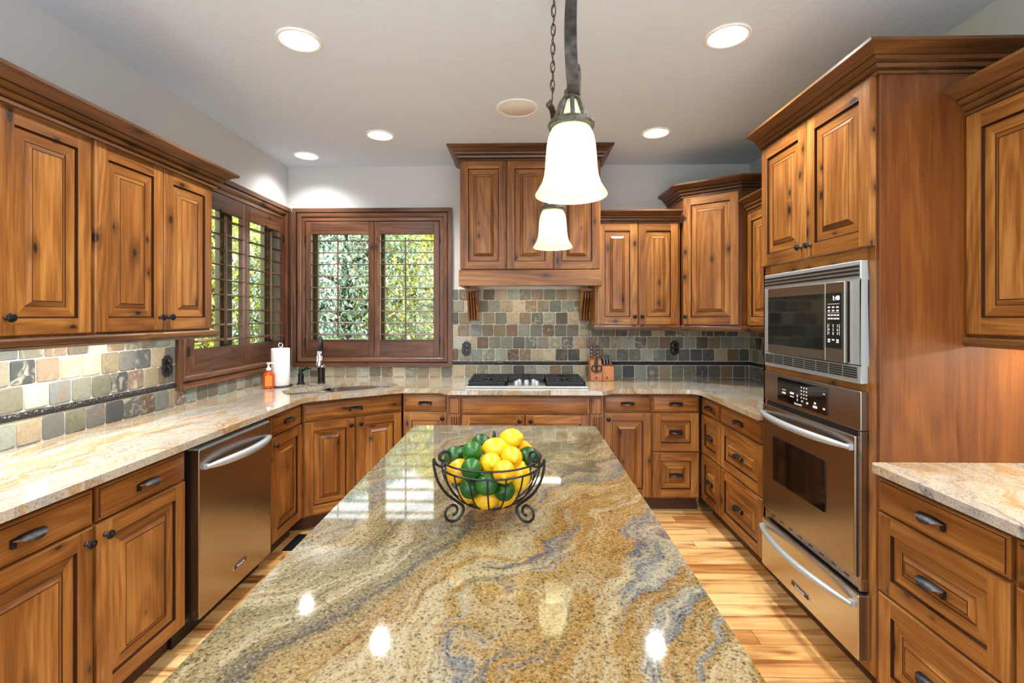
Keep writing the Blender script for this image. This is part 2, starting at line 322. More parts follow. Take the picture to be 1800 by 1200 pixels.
# ------------------------------------------------------------------ mesh builder
class MB:
    def __init__(s): s.bm = bmesh.new(); s.col = None
    def quad(s, pts, mi=0):
        f = s.bm.faces.new([s.bm.verts.new(p) for p in pts]); f.material_index = mi; return f
    def box(s, x0, x1, y0, y1, z0, z1, mi=0):
        v = [s.bm.verts.new((x, y, z)) for x in (x0, x1) for y in (y0, y1) for z in (z0, z1)]
        for a in ((0, 1, 3, 2), (4, 6, 7, 5), (0, 4, 5, 1), (2, 3, 7, 6), (0, 2, 6, 4), (1, 5, 7, 3)):
            f = s.bm.faces.new([v[i] for i in a]); f.material_index = mi
        return s
    def prism(s, poly, a0, a1, axis='z', mi=0):
        def P(p, h): return {'z': (p[0], p[1], h), 'x': (h, p[0], p[1]), 'y': (p[0], h, p[1])}[axis]
        A = [s.bm.verts.new(P(p, a0)) for p in poly]; B = [s.bm.verts.new(P(p, a1)) for p in poly]
        n = len(poly); fs = [s.bm.faces.new(A[::-1]), s.bm.faces.new(B)]
        for i in range(n): fs.append(s.bm.faces.new((A[i], A[(i+1) % n], B[(i+1) % n], B[i])))
        for f in fs: f.material_index = mi
        return s
    def lathe(s, prof, c=(0, 0, 0), ax='z', n=32, mi=0, scale=(1, 1), caps=True):
        rows = []
        for r, h in prof:
            row = []
            for k in range(n):
                a = 2*PI*k/n; x, y = r*math.cos(a)*scale[0], r*math.sin(a)*scale[1]
                p = {'z': (x, y, h), 'y': (x, h, y), 'x': (h, x, y)}[ax]
                row.append(s.bm.verts.new((c[0]+p[0], c[1]+p[1], c[2]+p[2])))
            rows.append(row)
        for a, b in zip(rows, rows[1:]):
            for k in range(n):
                f = s.bm.faces.new((a[k], a[(k+1) % n], b[(k+1) % n], b[k])); f.material_index = mi
        for row, fl in ((rows[0], True), (rows[-1], False)) if caps else ():
            if (prof[0] if fl else prof[-1])[0] > 1e-5:
                f = s.bm.faces.new(row[::-1] if fl else row); f.material_index = mi
        return s
    def cyl(s, c, r, h, ax='z', n=24, mi=0): return s.lathe([(r, 0), (r, h)], c, ax, n, mi)
    def tube(s, path, r, n=8, mi=0, closed=False, flat=None):
        pts = [Vector(p) for p in path]; m = len(pts); rows = []; up = None
        for i, p in enumerate(pts):
            t = (pts[(i+1) % m]-pts[i-1]) if closed else (pts[min(i+1, m-1)]-pts[max(i-1, 0)])
            t.normalize()
            if up is None:
                up = Vector(flat) if flat else (Vector((0, 0, 1)) if abs(t.z) < .9 else Vector((1, 0, 0)))
            u = up - t*up.dot(t)
            if u.length < 1e-5: u = t.orthogonal()
            u.normalize()
            if not flat: up = u
            w = t.cross(u); rr = r[i] if isinstance(r, (list, tuple)) and not flat else r
            row = []
            for k in range(n):
                a = 2*PI*k/n
                ru, rw = (r if flat else (rr, rr))
                if flat: a += PI/n
                row.append(s.bm.verts.new(p+u*math.cos(a)*ru+w*math.sin(a)*rw))
            rows.append(row)
        pr = list(zip(rows, rows[1:]))+([(rows[-1], rows[0])] if closed else [])
        for a, b in pr:
            for k in range(n):
                f = s.bm.faces.new((a[k], a[(k+1) % n], b[(k+1) % n], b[k])); f.material_index = mi
        if not closed:
            for row in (rows[0][::-1], rows[-1]): f = s.bm.faces.new(row); f.material_index = mi
        return s
    def sphere(s, c, r, mi=0, seg=16, scale=(1, 1, 1)):
        mtx = Matrix.Translation(c) @ Matrix.Diagonal((*scale, 1))
        n0 = len(s.bm.faces)
        bmesh.ops.create_uvsphere(s.bm, u_segments=seg, v_segments=max(6, seg//2), radius=r, matrix=mtx)
        s.bm.faces.ensure_lookup_table()
        for f in s.bm.faces[n0:]: f.material_index = mi
        return s
    def rings(s, x0, x1, z0, z1, prof, mats=(0, 1), center=True, butt=0):
        """prof: list of (inset, y, kind) ; kind None = wood, 'g' = glaze; the segment leading to this ring gets the kind"""
        R = [((x0+i, y, z0+i), (x1-i, y, z0+i), (x1-i, y, z1-i), (x0+i, y, z1-i)) for i, y, k in prof]
        for j in range(len(R)-1):
            a, b = R[j], R[j+1]; g = prof[j+1][2]
            if j == butt and g is None and prof[j][1] == prof[j+1][1]:
                y = prof[j][1]; ax0, az0, ax1, az1 = a[0][0], a[0][2], a[2][0], a[2][2]; bx0, bz0, bx1, bz1 = b[0][0], b[0][2], b[2][0], b[2][2]
                s.quad([(ax0, y, az0), (bx0, y, az0), (bx0, y, az1), (ax0, y, az1)], mats[0]); s.quad([(bx1, y, az0), (ax1, y, az0), (ax1, y, az1), (bx1, y, az1)], mats[0])
                s.quad([(bx0, y, az0), (bx1, y, az0), (bx1, y, bz0), (bx0, y, bz0)], mats[1]); s.quad([(bx0, y, bz1), (bx1, y, bz1), (bx1, y, az1), (bx0, y, az1)], mats[1])
                continue
            for k in range(4):
                mi = 2 if g == 'g' else (mats[1] if k in (0, 2) else mats[0])
                s.quad([a[k], a[(k+1) % 4], b[(k+1) % 4], b[k]], mi)
        if center is not False: s.quad(R[-1], mats[0] if center is True else center)
        return s
    def sweep(s, prof, path, mi=0, caps=True, mats=None, gl=()):
        """prof [(out, z)], path [(x, y)] ; out is to the right of the walking direction"""
        P = [Vector((p[0], p[1])) for p in path]; n = len(P); rows = []
        for i in range(n):
            ds = []
            if i > 0: ds.append((P[i]-P[i-1]).normalized())
            if i < n-1: ds.append((P[i+1]-P[i]).normalized())
            ns = [Vector((d.y, -d.x)) for d in ds]
            m = ns[0] if len(ns) == 1 else (ns[0]+ns[1])/(1+ns[0].dot(ns[1]))
            rows.append([s.bm.verts.new((P[i].x+m.x*o, P[i].y+m.y*o, z)) for o, z in prof])
        k = len(prof)
        for i in range(n-1):
            for j in range(k):
                f = s.bm.faces.new((rows[i][j], rows[i+1][j], rows[i+1][(j+1) % k], rows[i][(j+1) % k])); f.material_index = 2 if j in gl else (mats[i] if mats else mi)
        if caps:
            for row in (rows[0], rows[-1][::-1]): f = s.bm.faces.new(row); f.material_index = mi
        return s
    def build(s, name, mats, parent=None, loc=(0, 0, 0), rz=0, smooth=35, bevel=0, seg=2, label=None, rot=None, recalc=True, weld=True):
        if weld: bmesh.ops.remove_doubles(s.bm, verts=s.bm.verts, dist=1e-5)
        if recalc: bmesh.ops.recalc_face_normals(s.bm, faces=s.bm.faces)
        me = bpy.data.meshes.new(name); s.bm.to_mesh(me); s.bm.free()
        for m in (mats if isinstance(mats, (list, tuple)) else [mats]): me.materials.append(m)
        if smooth:
            me.polygons.foreach_set('use_smooth', [True]*len(me.polygons)); me.set_sharp_from_angle(angle=math.radians(smooth))
        o = bpy.data.objects.new(name, me); COL.objects.link(o)
        o.location = loc; o.rotation_euler = rot if rot else (0, 0, rz)
        if parent: o.parent = parent
        if bevel:
            b = o.modifiers.new('bevel', 'BEVEL'); b.width = bevel; b.segments = seg; b.limit_method = 'ANGLE'; b.angle_limit = math.radians(40); b.harden_normals = True
        if label: o['label'] = label
        return o
def tag(o, label, cat, group=None, kind=None):
    o['label'] = label; o['category'] = cat
    if group: o['group'] = group
    if kind: o['kind'] = kind
    return o
def thing(name, label, cat, loc=(0, 0, 0), rz=0, group=None):
    o = bpy.data.objects.new(name, None); o.empty_display_size = .1; COL.objects.link(o)
    o.location = loc; o.rotation_euler = (0, 0, rz); return tag(o, label, cat, group)
def struct(o): o['kind'] = 'structure'; return o
def copy_tree(o, parent=None):
    c = o.copy(); COL.objects.link(c)
    if parent: c.parent = parent
    for ch in list(o.children): copy_tree(ch, c)
    return c
def text(name, body, size, mat, parent, loc, rot, align='CENTER', ext=.0004):
    d = bpy.data.curves.new(name, 'FONT'); d.body = body; d.size = size; d.align_x = align; d.align_y = 'CENTER'; d.extrude = ext; d.materials.append(mat); d.resolution_u = 2
    t_ = bpy.data.objects.new(name, d); COL.objects.link(t_); bpy.context.view_layer.update()
    me = bpy.data.meshes.new_from_object(t_.evaluated_get(bpy.context.evaluated_depsgraph_get())); me.name = name
    bpy.data.objects.remove(t_)
    o = bpy.data.objects.new(name, me); COL.objects.link(o); o.parent = parent; o.location = loc; o.rotation_euler = rot; return o
FRONT = (PI/2, 0, 0)     # text standing in a local front (x right, z up, facing -y)

# ------------------------------------------------------------------ room shell
XL, XR, YB, YF, ZC = -2.06, 1.97, 4.22, -.9, 2.76
def wall_hole(axis, c0, c1, a0, a1, h0, h1):
    mb = MB()
    def bx(p0, p1, z0, z1):
        if axis == 'x': mb.box(c0, c1, p0, p1, z0, z1)
        else: mb.box(p0, p1, c0, c1, z0, z1)
    return mb, bx
struct(MB().box(XL-.2, XR+.2, YF, YB+.2, -.05, 0).build('floor', FLR, smooth=0))
CANS = [(-1.058, 2.276), (-1.028, 3.484), (-1.759, 3.916), (.963, 2.285), (.959, 3.481)]
mb = MB(); X0, X1 = XL-.2, XR+.2
def cq(a, b2, c, d2):
    if b2-a > 1e-6: mb.quad([(a, c, ZC), (a, d2, ZC), (b2, d2, ZC), (b2, c, ZC)])
yy = YF
for (ya, yb) in ((2.15, 2.41), (3.36, 3.61), (3.79, 4.04)):
    cq(X0, X1, yy, ya); yy = yb; xx = X0
    for cx, cy in sorted(c for c in CANS if ya < c[1] < yb):
        cq(xx, cx-.13, ya, yb); xx = cx+.13; n_ = 40
        def sq(k):
            a = 2*PI*k/n_; dx, dy = math.cos(a), math.sin(a)
            t = min((.13/abs(dx)) if abs(dx) > 1e-9 else 9, ((yb-cy if dy > 0 else cy-ya)/abs(dy)) if abs(dy) > 1e-9 else 9)
            return (cx+dx*t, cy+dy*t, ZC)
        ci = lambda k: (cx+.084*math.cos(2*PI*k/n_), cy+.084*math.sin(2*PI*k/n_), ZC)
        for k in range(n_): mb.quad([sq(k), ci(k), ci(k+1), sq(k+1)])
        for sx_, sy_ in ((1, yb), (-1, yb), (-1, ya), (1, ya)):
            cand = [sq(k) for k in range(n_)]
            ex = [p for p in cand if abs(p[0]-(cx+sx_*.13)) < 1e-6]; ey = [p for p in cand if abs(p[1]-sy_) < 1e-6]
            c_ = (cx+sx_*.13, sy_, ZC)
            if c_ not in cand:
                pa = min(ex, key=lambda p: abs(p[1]-sy_)); pb = min(ey, key=lambda p: abs(p[0]-c_[0]))
                mb.bm.faces.new([mb.bm.verts.new(p) for p in (pa, c_, pb)])
    cq(xx, X1, ya, yb)
cq(X0, X1, yy, YB+.2)
mb.quad([(X0, YF, ZC+.14), (X1, YF, ZC+.14), (X1, YB+.2, ZC+.14), (X0, YB+.2, ZC+.14)])
struct(mb.build('ceiling', CEIL, smooth=0, recalc=False))
WZ0, WZ1 = 1.085, 2.31
LY0, LY1 = 2.90, 4.13; BX0, BX1 = -1.93, -.69
mb, bx = wall_hole('x', XL-.2, XL, 0, 0, 0, 0)
bx(YF, LY0, 0, ZC); bx(LY1, YB+.2, 0, ZC); bx(LY0, LY1, 0, WZ0); bx(LY0, LY1, WZ1, ZC)
struct(mb.build('wall_left', WALL, smooth=0))
mb, bx = wall_hole('y', YB, YB+.2, 0, 0, 0, 0)
bx(XL, BX0, 0, ZC); bx(BX1, XR+.2, 0, ZC); bx(BX0, BX1, 0, WZ0); bx(BX0, BX1, WZ1, ZC)
struct(mb.build('wall_back', WALL, smooth=0))
struct(MB().box(XR, XR+.2, YF, YB, 0, ZC).build('wall_right', WALL, smooth=0))
struct(MB().box(-30, 30, YB+.3, 45, -.4, -.3).build('ground', LAWN, smooth=0))
struct(MB().box(-40, XL-.3, -20, YB+.3, -.4, -.3).build('ground', LAWN, smooth=0))

# ---- windows: casing, jamb frame, mullion, glass, and the shutter panels in front
CAS = [(0, 0, None), (0, -.03, None), (.034, -.03, None), (.038, -.02, 'g'), (.046, -.026, None), (.06, -.024, None), (.078, -.012, None), (.081, -.008, 'g'), (.108, -.010, None), (.111, .012, 'g')]
def window(n, loc, rz, w, h0, h1, ow):
    """local x right, y into wall; w hole width; ow casing outer width offset (x0,x1)"""
    root = bpy.data.objects.new('window_%d' % n, None); COL.objects.link(root); root.location = loc; root.rotation_euler = (0, 0, rz); struct(root)
    MB().rings(ow[0], ow[1], 1.005, 2.39, CAS, center=False, butt=1).build('casing', [DV, DH, GLZ], root, smooth=30)
    mb = MB(); t = .055
    for (a, b2, c, d2) in ((0, t, h0, h1), (w-t, w, h0, h1), (0, w, h0, h0+t), (0, w, h1-t, h1), (w/2-.045, w/2+.045, h0, h1)): mb.box(a, b2, .10, .17, c, d2)
    for a in (t, w/2+.045):
        a1 = a+w/2-.045-t
        for (p, q, r, u) in ((a, a+.03, h0+t, h1-t), (a1-.03, a1, h0+t, h1-t), (a, a1, h0+t, h0+t+.03), (a, a1, h1-t-.03, h1-t)): mb.box(p, q, .115, .155, r, u)
    mb.build('sash_frame', WFR, root, bevel=.004)
    mb = MB()
    for (a, b2, c, d2) in ((-.0, .012, h0, h1), (w-.012, w, h0, h1), (0, w, h0, h0+.012), (0, w, h1-.012, h1)): mb.box(a, b2, .03, .10, c, d2)
    mb.build('jamb', WFR, root)
    for a in (t+.03, w/2+.075):
        MB().box(a, a+w/2-.105-t, .133, .137, h0+t+.03, h1-t-.03).build('pane', GLS, root, smooth=0)
    return root
window(1, (XL, LY0, 0), PI/2, LY1-LY0, WZ0, WZ1, (2.824-LY0, 4.216-LY0))
window(2, (BX0, YB, 0), 0, BX1-BX0, WZ0, WZ1, (-2.012-BX0, -.609-BX0))
def shutter(loc, rz, w, hinge, label, tilt):
    h0, h1 = 1.098, 2.275; st, tr, br = .05, .113, .143
    root = thing('shutter_panel', label, 'shutter', loc, rz, 'plantation shutter panels')
    y0, y1 = 0, .028
    for x0 in (0, w-st):
        MB().box(0, st, y0, y1, 0, h1-h0).build('stile', [DV], root, (x0, 0, h0), bevel=.003)
    MB().box(0, w-2*st, y0, y1, 0, tr).build('top_rail', [DH], root, (st, 0, h1-tr), bevel=.003)
    MB().box(0, w-2*st, y0, y1, 0, br).build('bottom_rail', [DH], root, (st, 0, h0), bevel=.003)
    n = 9; z0 = h0+br; z1 = h1-tr; sp = (z1-z0)/n; lw = w-2*st-.004
    poly = [(.044*math.cos(a), .0055*math.sin(a)) for a in [2*PI*k/12 for k in range(12)]]
    lm = None
    for i in range(n):
        if lm is None:
            lm = MB().prism(poly, -lw/2, lw/2, 'x').build('louver', [DH], root); lo = lm
        else:
            lo = lm.copy(); COL.objects.link(lo)
        lo.location = (w/2, .014, z0+sp*(i+.46)); lo.rotation_euler = (tilt, 0, 0)
    MB().box(-.006, .006, -.045, -.034, 0, z1-z0-.06).build('tilt_rod', [DV], root, (w/2, 0, z0+.02), bevel=.002)
    for z in (h0+.13, h1-.16):
        MB().cyl((hinge, -.004, z-.03), .005, .06).build('hinge', BRZ, root)
    MB().cyl((0, 0, 0), .006, .012, 'y').build('magnet_catch', BRZ, root, (w/2, -.009, z1+.004))
    return root
sh_y = YB-.012
shutter((-1.899, sh_y, 0), 0, .603, -.004, 'brown wooden shutter panel over the sink, left half of the back wall window', .10)
shutter((-1.292, sh_y, 0), 0, .570, .574, 'brown wooden shutter panel nearest the range hood, right half of the back wall window', .10)
sh_x = XL+.012
shutter((sh_x, 2.935, 0), PI/2, .612, -.004, 'brown wooden shutter panel half hidden behind the left wall cabinets', .10)
shutter((sh_x, 3.552, 0), PI/2, .553, .557, 'brown wooden shutter panel on the left wall, beside the room corner', .10)

# ------------------------------------------------------------------ cabinet kit
def front_prof(w, h):
    k = max(.45, min(1, w/.30, h/.26))
    s = .056*k+.004; l = .034*k
    return [(0, .020, None), (0, .004, None), (.004, 0, None), (.0045, 0, None), (s, 0, None), (s+.004, .010, 'g'), (s+.007, .0085, None), (s+.007+l, .0095, None), (s+.009+l, .011, 'g'), (s+.026*k+l, .0015, None), (s+.029*k+l, .0015, 'g')]
def raised(name, parent, x0, x1, z0, z1, y=0, horiz=False):
    w, h = x1-x0, z1-z0
    mb = MB().rings(-w/2, w/2, -h/2, h/2, front_prof(w, h), center=(1 if horiz else 0), butt=3)
    mb.quad([(-w/2, .02, -h/2), (-w/2, .02, h/2), (w/2, .02, h/2), (w/2, .02, -h/2)])
    return mb.build(name, CABW, parent, ((x0+x1)/2, y, (z0+z1)/2), smooth=20, recalc=True)
def slab(name, parent, x0, x1, z0, z1, y=0):
    w, h = x1-x0, z1-z0
    mb = MB().rings(-w/2, w/2, -h/2, h/2, [(0, .02, None), (0, .006, None), (.005, .003, None), (.009, .0025, None), (.011, .0005, 'g'), (.0125, 0, None)], mats=(0, 1), center=1, butt=99)
    mb.quad([(-w/2, .02, -h/2), (-w/2, .02, h/2), (w/2, .02, h/2), (w/2, .02, -h/2)])
    return mb.build(name, CABW, parent, ((x0+x1)/2, y, (z0+z1)/2), smooth=20)
_pull = None
def pull(parent, x, z):
    global _pull
    if _pull is None:
        mb = MB(); nS, nT = 18, 6; g = []; g2 = []
        for i in range(nS+1):
            s_ = -1+2*i/nS; row = []; row2 = []
            for j in range(nT+1):
                t = j/nT; d = .036*t*math.sqrt(max(0, 1-.93*s_*s_)); zz = .010-.020*t*t*max(.15, 1-s_*s_)-.004*s_*s_
                row.append(mb.bm.verts.new((s_*.049, -.003-d, zz))); row2.append(mb.bm.verts.new((s_*.049, -.003-d, zz-.003)))
            g.append(row); g2.append(row2)
        for i in range(nS):
            for j in range(nT):
                mb.bm.faces.new((g[i][j], g[i+1][j], g[i+1][j+1], g[i][j+1])); mb.bm.faces.new((g2[i][j+1], g2[i+1][j+1], g2[i+1][j], g2[i][j]))
            f = mb.bm.faces.new((g[i][nT], g[i+1][nT], g2[i+1][nT], g2[i][nT])); f.material_index = 1
            mb.bm.faces.new((g[i+1][0], g[i][0], g2[i][0], g2[i+1][0]))
        for i in (0, nS):
            for j in range(nT): mb.bm.faces.new((g[i][j], g[i][j+1], g2[i][j+1], g2[i][j]) if i else (g[i][j+1], g[i][j], g2[i][j], g2[i][j+1]))
        for s_ in (-1, 1): mb.box(s_*.043-.005, s_*.043+.005, -.012, .001, -.020, .004)
        _pull = mb.build('cup_pull', [BRZ, COP], None, smooth=50, weld=True); o = _pull
    else:
        o = _pull.copy(); COL.objects.link(o)
    o.parent = parent; o.location = (x, 0, z); return o
_knob = None
def knob(parent, x, z):
    global _knob
    if _knob is None:
        _knob = MB().lathe([(0, .0), (.009, 0), (.009, -.003), (.006, -.006), (.005, -.013), (.007, -.016), (.0145, -.018), (.016, -.021), (.0145, -.026), (.011, -.028), (.0105, -.0265), (.006, -.0275), (.005, -.029), (0, -.030)], ax='y', n=20).build('knob', BRZ, None, smooth=40); o = _knob
    else:
        o = _knob.copy(); COL.objects.link(o)
    o.parent = parent; o.location = (x, 0, z); return o
def fronts(root, items):
    for it in items:
        k = it[0]; x0, x1, z0, z1 = it[1:5]; h = it[5] if len(it) > 5 else None
        if k == 'door': o = raised('door', root, x0, x1, z0, z1)
        elif k == 'drawer': o = slab('drawer', root, x0, x1, z0, z1)
        elif k == 'panel': o = slab('false_front', root, x0, x1, z0, z1)
        else: o = raised('drawer', root, x0, x1, z0, z1, horiz=True)
        cx, cz = (x0+x1)/2, (z0+z1)/2
        if h == 'pull': pull(o, 0, .005)
        elif h: knob(o, h[0]-cx, h[1]-cz)
DZ = (.745, .862); MZ = (.455, .737); BZ = (.118, .447); OZ = (.118, .737)
def base(label, loc, rz, w, depth, items, toe=True, top=.882, name='base_cabinet', grp='lower cabinets under the worktops'):
    root = thing(name, label, 'cabinet', loc, rz, grp)
    MB().box(0, w, .0205, depth, .105, top).build('carcass', CABW, root, smooth=0)
    if toe: MB().box(0, w, .085, depth, 0, .105).build('toe_kick', TOE, root, smooth=0)
    fronts(root, items); return root
def three(w, e=.004): return [('drawer', e, w-e, *DZ, 'pull'), ('rdrawer', e, w-e, *MZ, 'pull'), ('rdrawer', e, w-e, *BZ, 'pull')]
R90 = PI/2
CR = [(0, 0), (.008, 0), (.008, .012), (.005, .013), (.005, .016), (.018, .020), (.022, .034), (.019, .035), (.019, .038), (.034, .042), (.040, .054), (.037, .055), (.037, .058), (.045, .062), (.060, .074), (.080, .082), (.085, .085), (.085, .097), (0, .097)]
CG = {2, 3, 6, 7, 10, 11}
def crown_prof(z0, h, out): return [(o*out/.085, z0+z*h/.097) for o, z in CR]
def rail_prof(z0, z1): 
    d = z1-z0
    return [(-.02, z0), (.004, z0), (.012, z0+.25*d), (.012, z0+.34*d), (.018, z0+.42*d), (.018, z0+.85*d), (.012, z1), (-.02, z1)]

# ------------------------------------------------------------------ lower cabinets
FX = -1.45
base('lower cabinet at the left edge of the photo, drawer above door, dull bronze pull', (FX, 1.16, 0), R90, .452, .605, [('drawer', .004, .448, *DZ, 'pull'), ('door', .004, .448, *OZ, (.42, .69))])
base('lower cabinet left of the dishwasher, one drawer over a knotty door', (FX, 1.617, 0), R90, .445, .605, [('drawer', .006, .438, *DZ, 'pull'), ('door', .006, .438, *OZ, (.035, .69))])
base('narrow lower cabinet between the dishwasher and the sink cabinet', (FX, 2.765, 0), R90, .398, .605, [('drawer', .012, .392, *DZ, 'pull'), ('door', .012, .392, *OZ, (.035, .69))])
# corner sink cabinet, front on the diagonal
ca, cb = Vector((-1.45, 3.168)), Vector((-.885, 3.57)); cdv = cb-ca; cw = cdv.length; cang = math.atan2(cdv.y, cdv.x)
root = thing('sink_cabinet', 'diagonal corner sink cabinet below the window, wide false drawer over two doors', 'cabinet', (ca.x, ca.y, 0), cang, 'lower cabinets under the worktops')
ce, cn = cdv.normalized(), Vector((-cdv.y, cdv.x)).normalized()
def loc2(x, y): v = Vector((x, y))-ca; return (v.dot(ce), v.dot(cn))
body = [loc2(-1.45+.02, 3.168+.03) if False else (0, .0205), (cw, .0205), loc2(-.885, YB-.02), loc2(XL+.02, YB-.02), loc2(XL+.02, 3.168)]
mb = MB(); mb.prism(body, .105, .64); mb.prism([(0, .0205), (cw, .0205), (cw, .04), (0, .04)], .64, .882)
mb.build('carcass', CABW, root, smooth=0)
MB().prism([(.02, .085), (cw-.02, .085), loc2(-.885, YB-.05), loc2(XL+.05, YB-.05), loc2(XL+.05, 3.2)], 0, .105).build('toe_kick', TOE, root, smooth=0)
fronts(root, [('panel', .008, cw-.008, *DZ, 'pull'), ('door', .008, cw/2-.003, *OZ, (cw/2-.035, .69)), ('door', cw/2+.003, cw-.008, *OZ, (cw/2+.035, .69))])
BYF = 3.57
base('lower cabinet between the sink cabinet and the cooktop cabinet', (-.885, BYF, 0), 0, .337, .63, [('drawer', .006, .33, *DZ, 'pull'), ('door', .006, .33, *OZ, (.298, .69))])
# cooktop cabinet with fluted pilasters
CY = 3.49
root = thing('cooktop_cabinet', 'bumped-out cooktop cabinet with fluted pilasters and wide false drawer', 'cabinet', (-.545, CY, 0), 0, 'lower cabinets under the worktops')
cwid = 1.135
MB().box(0, cwid, .0205, .71, .105, .882).build('carcass', CABW, root, smooth=0)
MB().box(0.03, cwid-.03, .085, .71, 0, .105).build('toe_kick', TOE, root, smooth=0)
for x0 in (.012, cwid-.098):
    mb = MB(); mb.box(x0, x0+.086, -.004, .0205, .735, .866, 0)
    mb.rings(x0+.006, x0+.080, .742, .860, [(0, -.004, None), (.004, -.007, 'g'), (.008, -.007, None)], center=0, butt=99)
    mb.box(x0, x0+.086, 0, .0205, .105, .735, 0)
    for k in range(4):
        xx = x0+.014+k*.0175
        mb.prism([(xx, .0005), (xx+.002, -.005), (xx+.008, -.005), (xx+.010, .0005)], .19, .72, 'z', 0)
        mb.box(xx+.0105, xx+.0150, -.0008, .001, .19, .72, 2)
    mb.box(x0-.003, x0+.089, -.006, .0205, .105, .17, 0)
    mb.build('pilaster', CABW, root, smooth=20)
fronts(root, [('panel', .108, cwid-.108, .742, .864), ('door', .108, cwid/2-.003, .118, .733, (cwid/2-.04, .69)), ('door', cwid/2+.003, cwid-.108, .118, .733, (cwid/2+.04, .69))])
base('lower cabinet right of the cooktop, drawer over single door with knob', (.595, BYF, 0), 0, .357, .63, [('drawer', .008, .352, *DZ, 'pull'), ('door', .008, .352, *OZ, (.04, .69))])
base('three-drawer lower cabinet on the back wall at the right corner', (.953, BYF, 0), 0, .352, .63, three(.35, .006))
RX = 1.31
b_ = base('narrow three-drawer lower cabinet on the right run, next to the corner', (RX, 3.568, 0), -R90, .34, .64, three(.338, .006))
base('three-drawer lower cabinet on the right run, beside the wall oven', (RX, 3.226, 0), -R90, .572, .64, three(.570, .006))
NX = 1.297
base('three-drawer lower cabinet at the right edge, nearest the camera beside the tall oven cabinet', (NX, 1.795, 0), -R90, .488, .67, three(.484, .005))
base('lower drawer cabinet cut off by the right edge of the photo', (NX, 1.305, 0), -R90, .5, .67, three(.495, .006))

# ------------------------------------------------------------------ worktops
def slab_top(name, outline, z0, z1, mat, hole=None, parent=None):
    mb = MB(); bm = mb.bm
    loops = [outline]+([hole] if hole else [])
    tv, bv, edges = [], [], []
    for L in loops:
        a = [bm.verts.new((x, y, z1)) for x, y in L]; b2 = [bm.verts.new((x, y, z0)) for x, y in L]
        tv.append(a); bv.append(b2)
        for i in range(len(L)): bm.faces.new((a[i], a[(i+1) % len(L)], b2[(i+1) % len(L)], b2[i]))
    for vs in (tv, bv):
        ed = []
        for a in vs:
            for i in range(len(a)):
                e = bm.edges.get((a[i], a[(i+1) % len(a)]))
                ed.append(e)
        bmesh.ops.triangle_fill(bm, edges=ed, use_beauty=True, use_dissolve=False)
    return mb.build(name, mat, parent, smooth=30, bevel=.009, seg=3)
def round_poly(pts, rad, n=6):
    out = []
    m = len(pts)
    for i in range(m):
        p = Vector(pts[i]); r = rad.get(i, 0)
        if not r: out.append(tuple(p)); continue
        a = (Vector(pts[i-1])-p).normalized(); b = (Vector(pts[(i+1) % m])-p).normalized()
        p0, p1 = p+a*r, p+b*r
        for k in range(n+1):
            t = k/n; q = p0*(1-t)**2+p*2*t*(1-t)+p1*t*t; out.append((q.x, q.y))
    return out
sc_ = (ca+cb)/2
def SK(e, n): v = sc_+ce*e+cn*n; return (v.x, v.y)
pts = [(-1.42, 1.15), (-1.42, 3.14), (-.885, 3.535), (-.60, 3.535), (-.545, 3.455), (.60, 3.455), (.655, 3.535), (1.275, 3.535), (1.275, 2.652), (XR-.001, 2.652), (XR-.001, YB-.001), (XL+.001, YB-.001), (XL+.001, 1.15)]
outl = round_poly(pts, {1: .06, 2: .06, 3: .03, 4: .03, 5: .03, 6: .03, 7: .10})
hole = round_poly([SK(-.43, .13), SK(-.03, .085), SK(.36, .11), SK(.40, .30), SK(.25, .50), SK(-.05, .53), SK(-.12, .44), SK(-.42, .40)], {0: .08, 1: .12, 2: .07, 3: .1, 4: .12, 5: .05, 6: .05, 7: .1})
o = slab_top('worktop', outl, .8822, .914, GRR, hole); tag(o, 'cream and grey granite worktop running along the left, back and right walls', 'countertop', 'granite worktops')
o = slab_top('worktop', round_poly([(1.268, .80), (1.268, 1.797), (XR-.001, 1.797), (XR-.001, .80)], {1: .03}), .8822, .914, GRR); tag(o, 'short granite worktop at the right edge, against the tall oven cabinet side', 'countertop', 'granite worktops')
root = thing('kitchen_island', 'wooden island base under the large swirled granite slab', 'island', (-.083, 1.3, 0))
MB().box(-.385, .385, -.98, 1.0, .1, .882).build('carcass', CABW, root, smooth=0)
MB().box(-.32, .32, -.92, .94, 0, .1).build('toe_kick', TOE, root, smooth=0)
o = slab_top('island_worktop', round_poly([(-.525, .25), (-.525, 2.357), (.357, 2.357), (.357, .25)], {1: .012, 2: .012}), .8822, .914, GRI); tag(o, 'large gold, olive and grey swirled granite island top in the foreground', 'countertop', 'granite worktops')

o = MB().box(-.11, .11, -.05, .05, .0005, .006).build('floor_vent', BPL, None, (-1.43, 3.06, 0), R90, bevel=.002); tag(o, 'dark floor vent at the foot of the narrow cabinet beside the sink cabinet', 'vent')
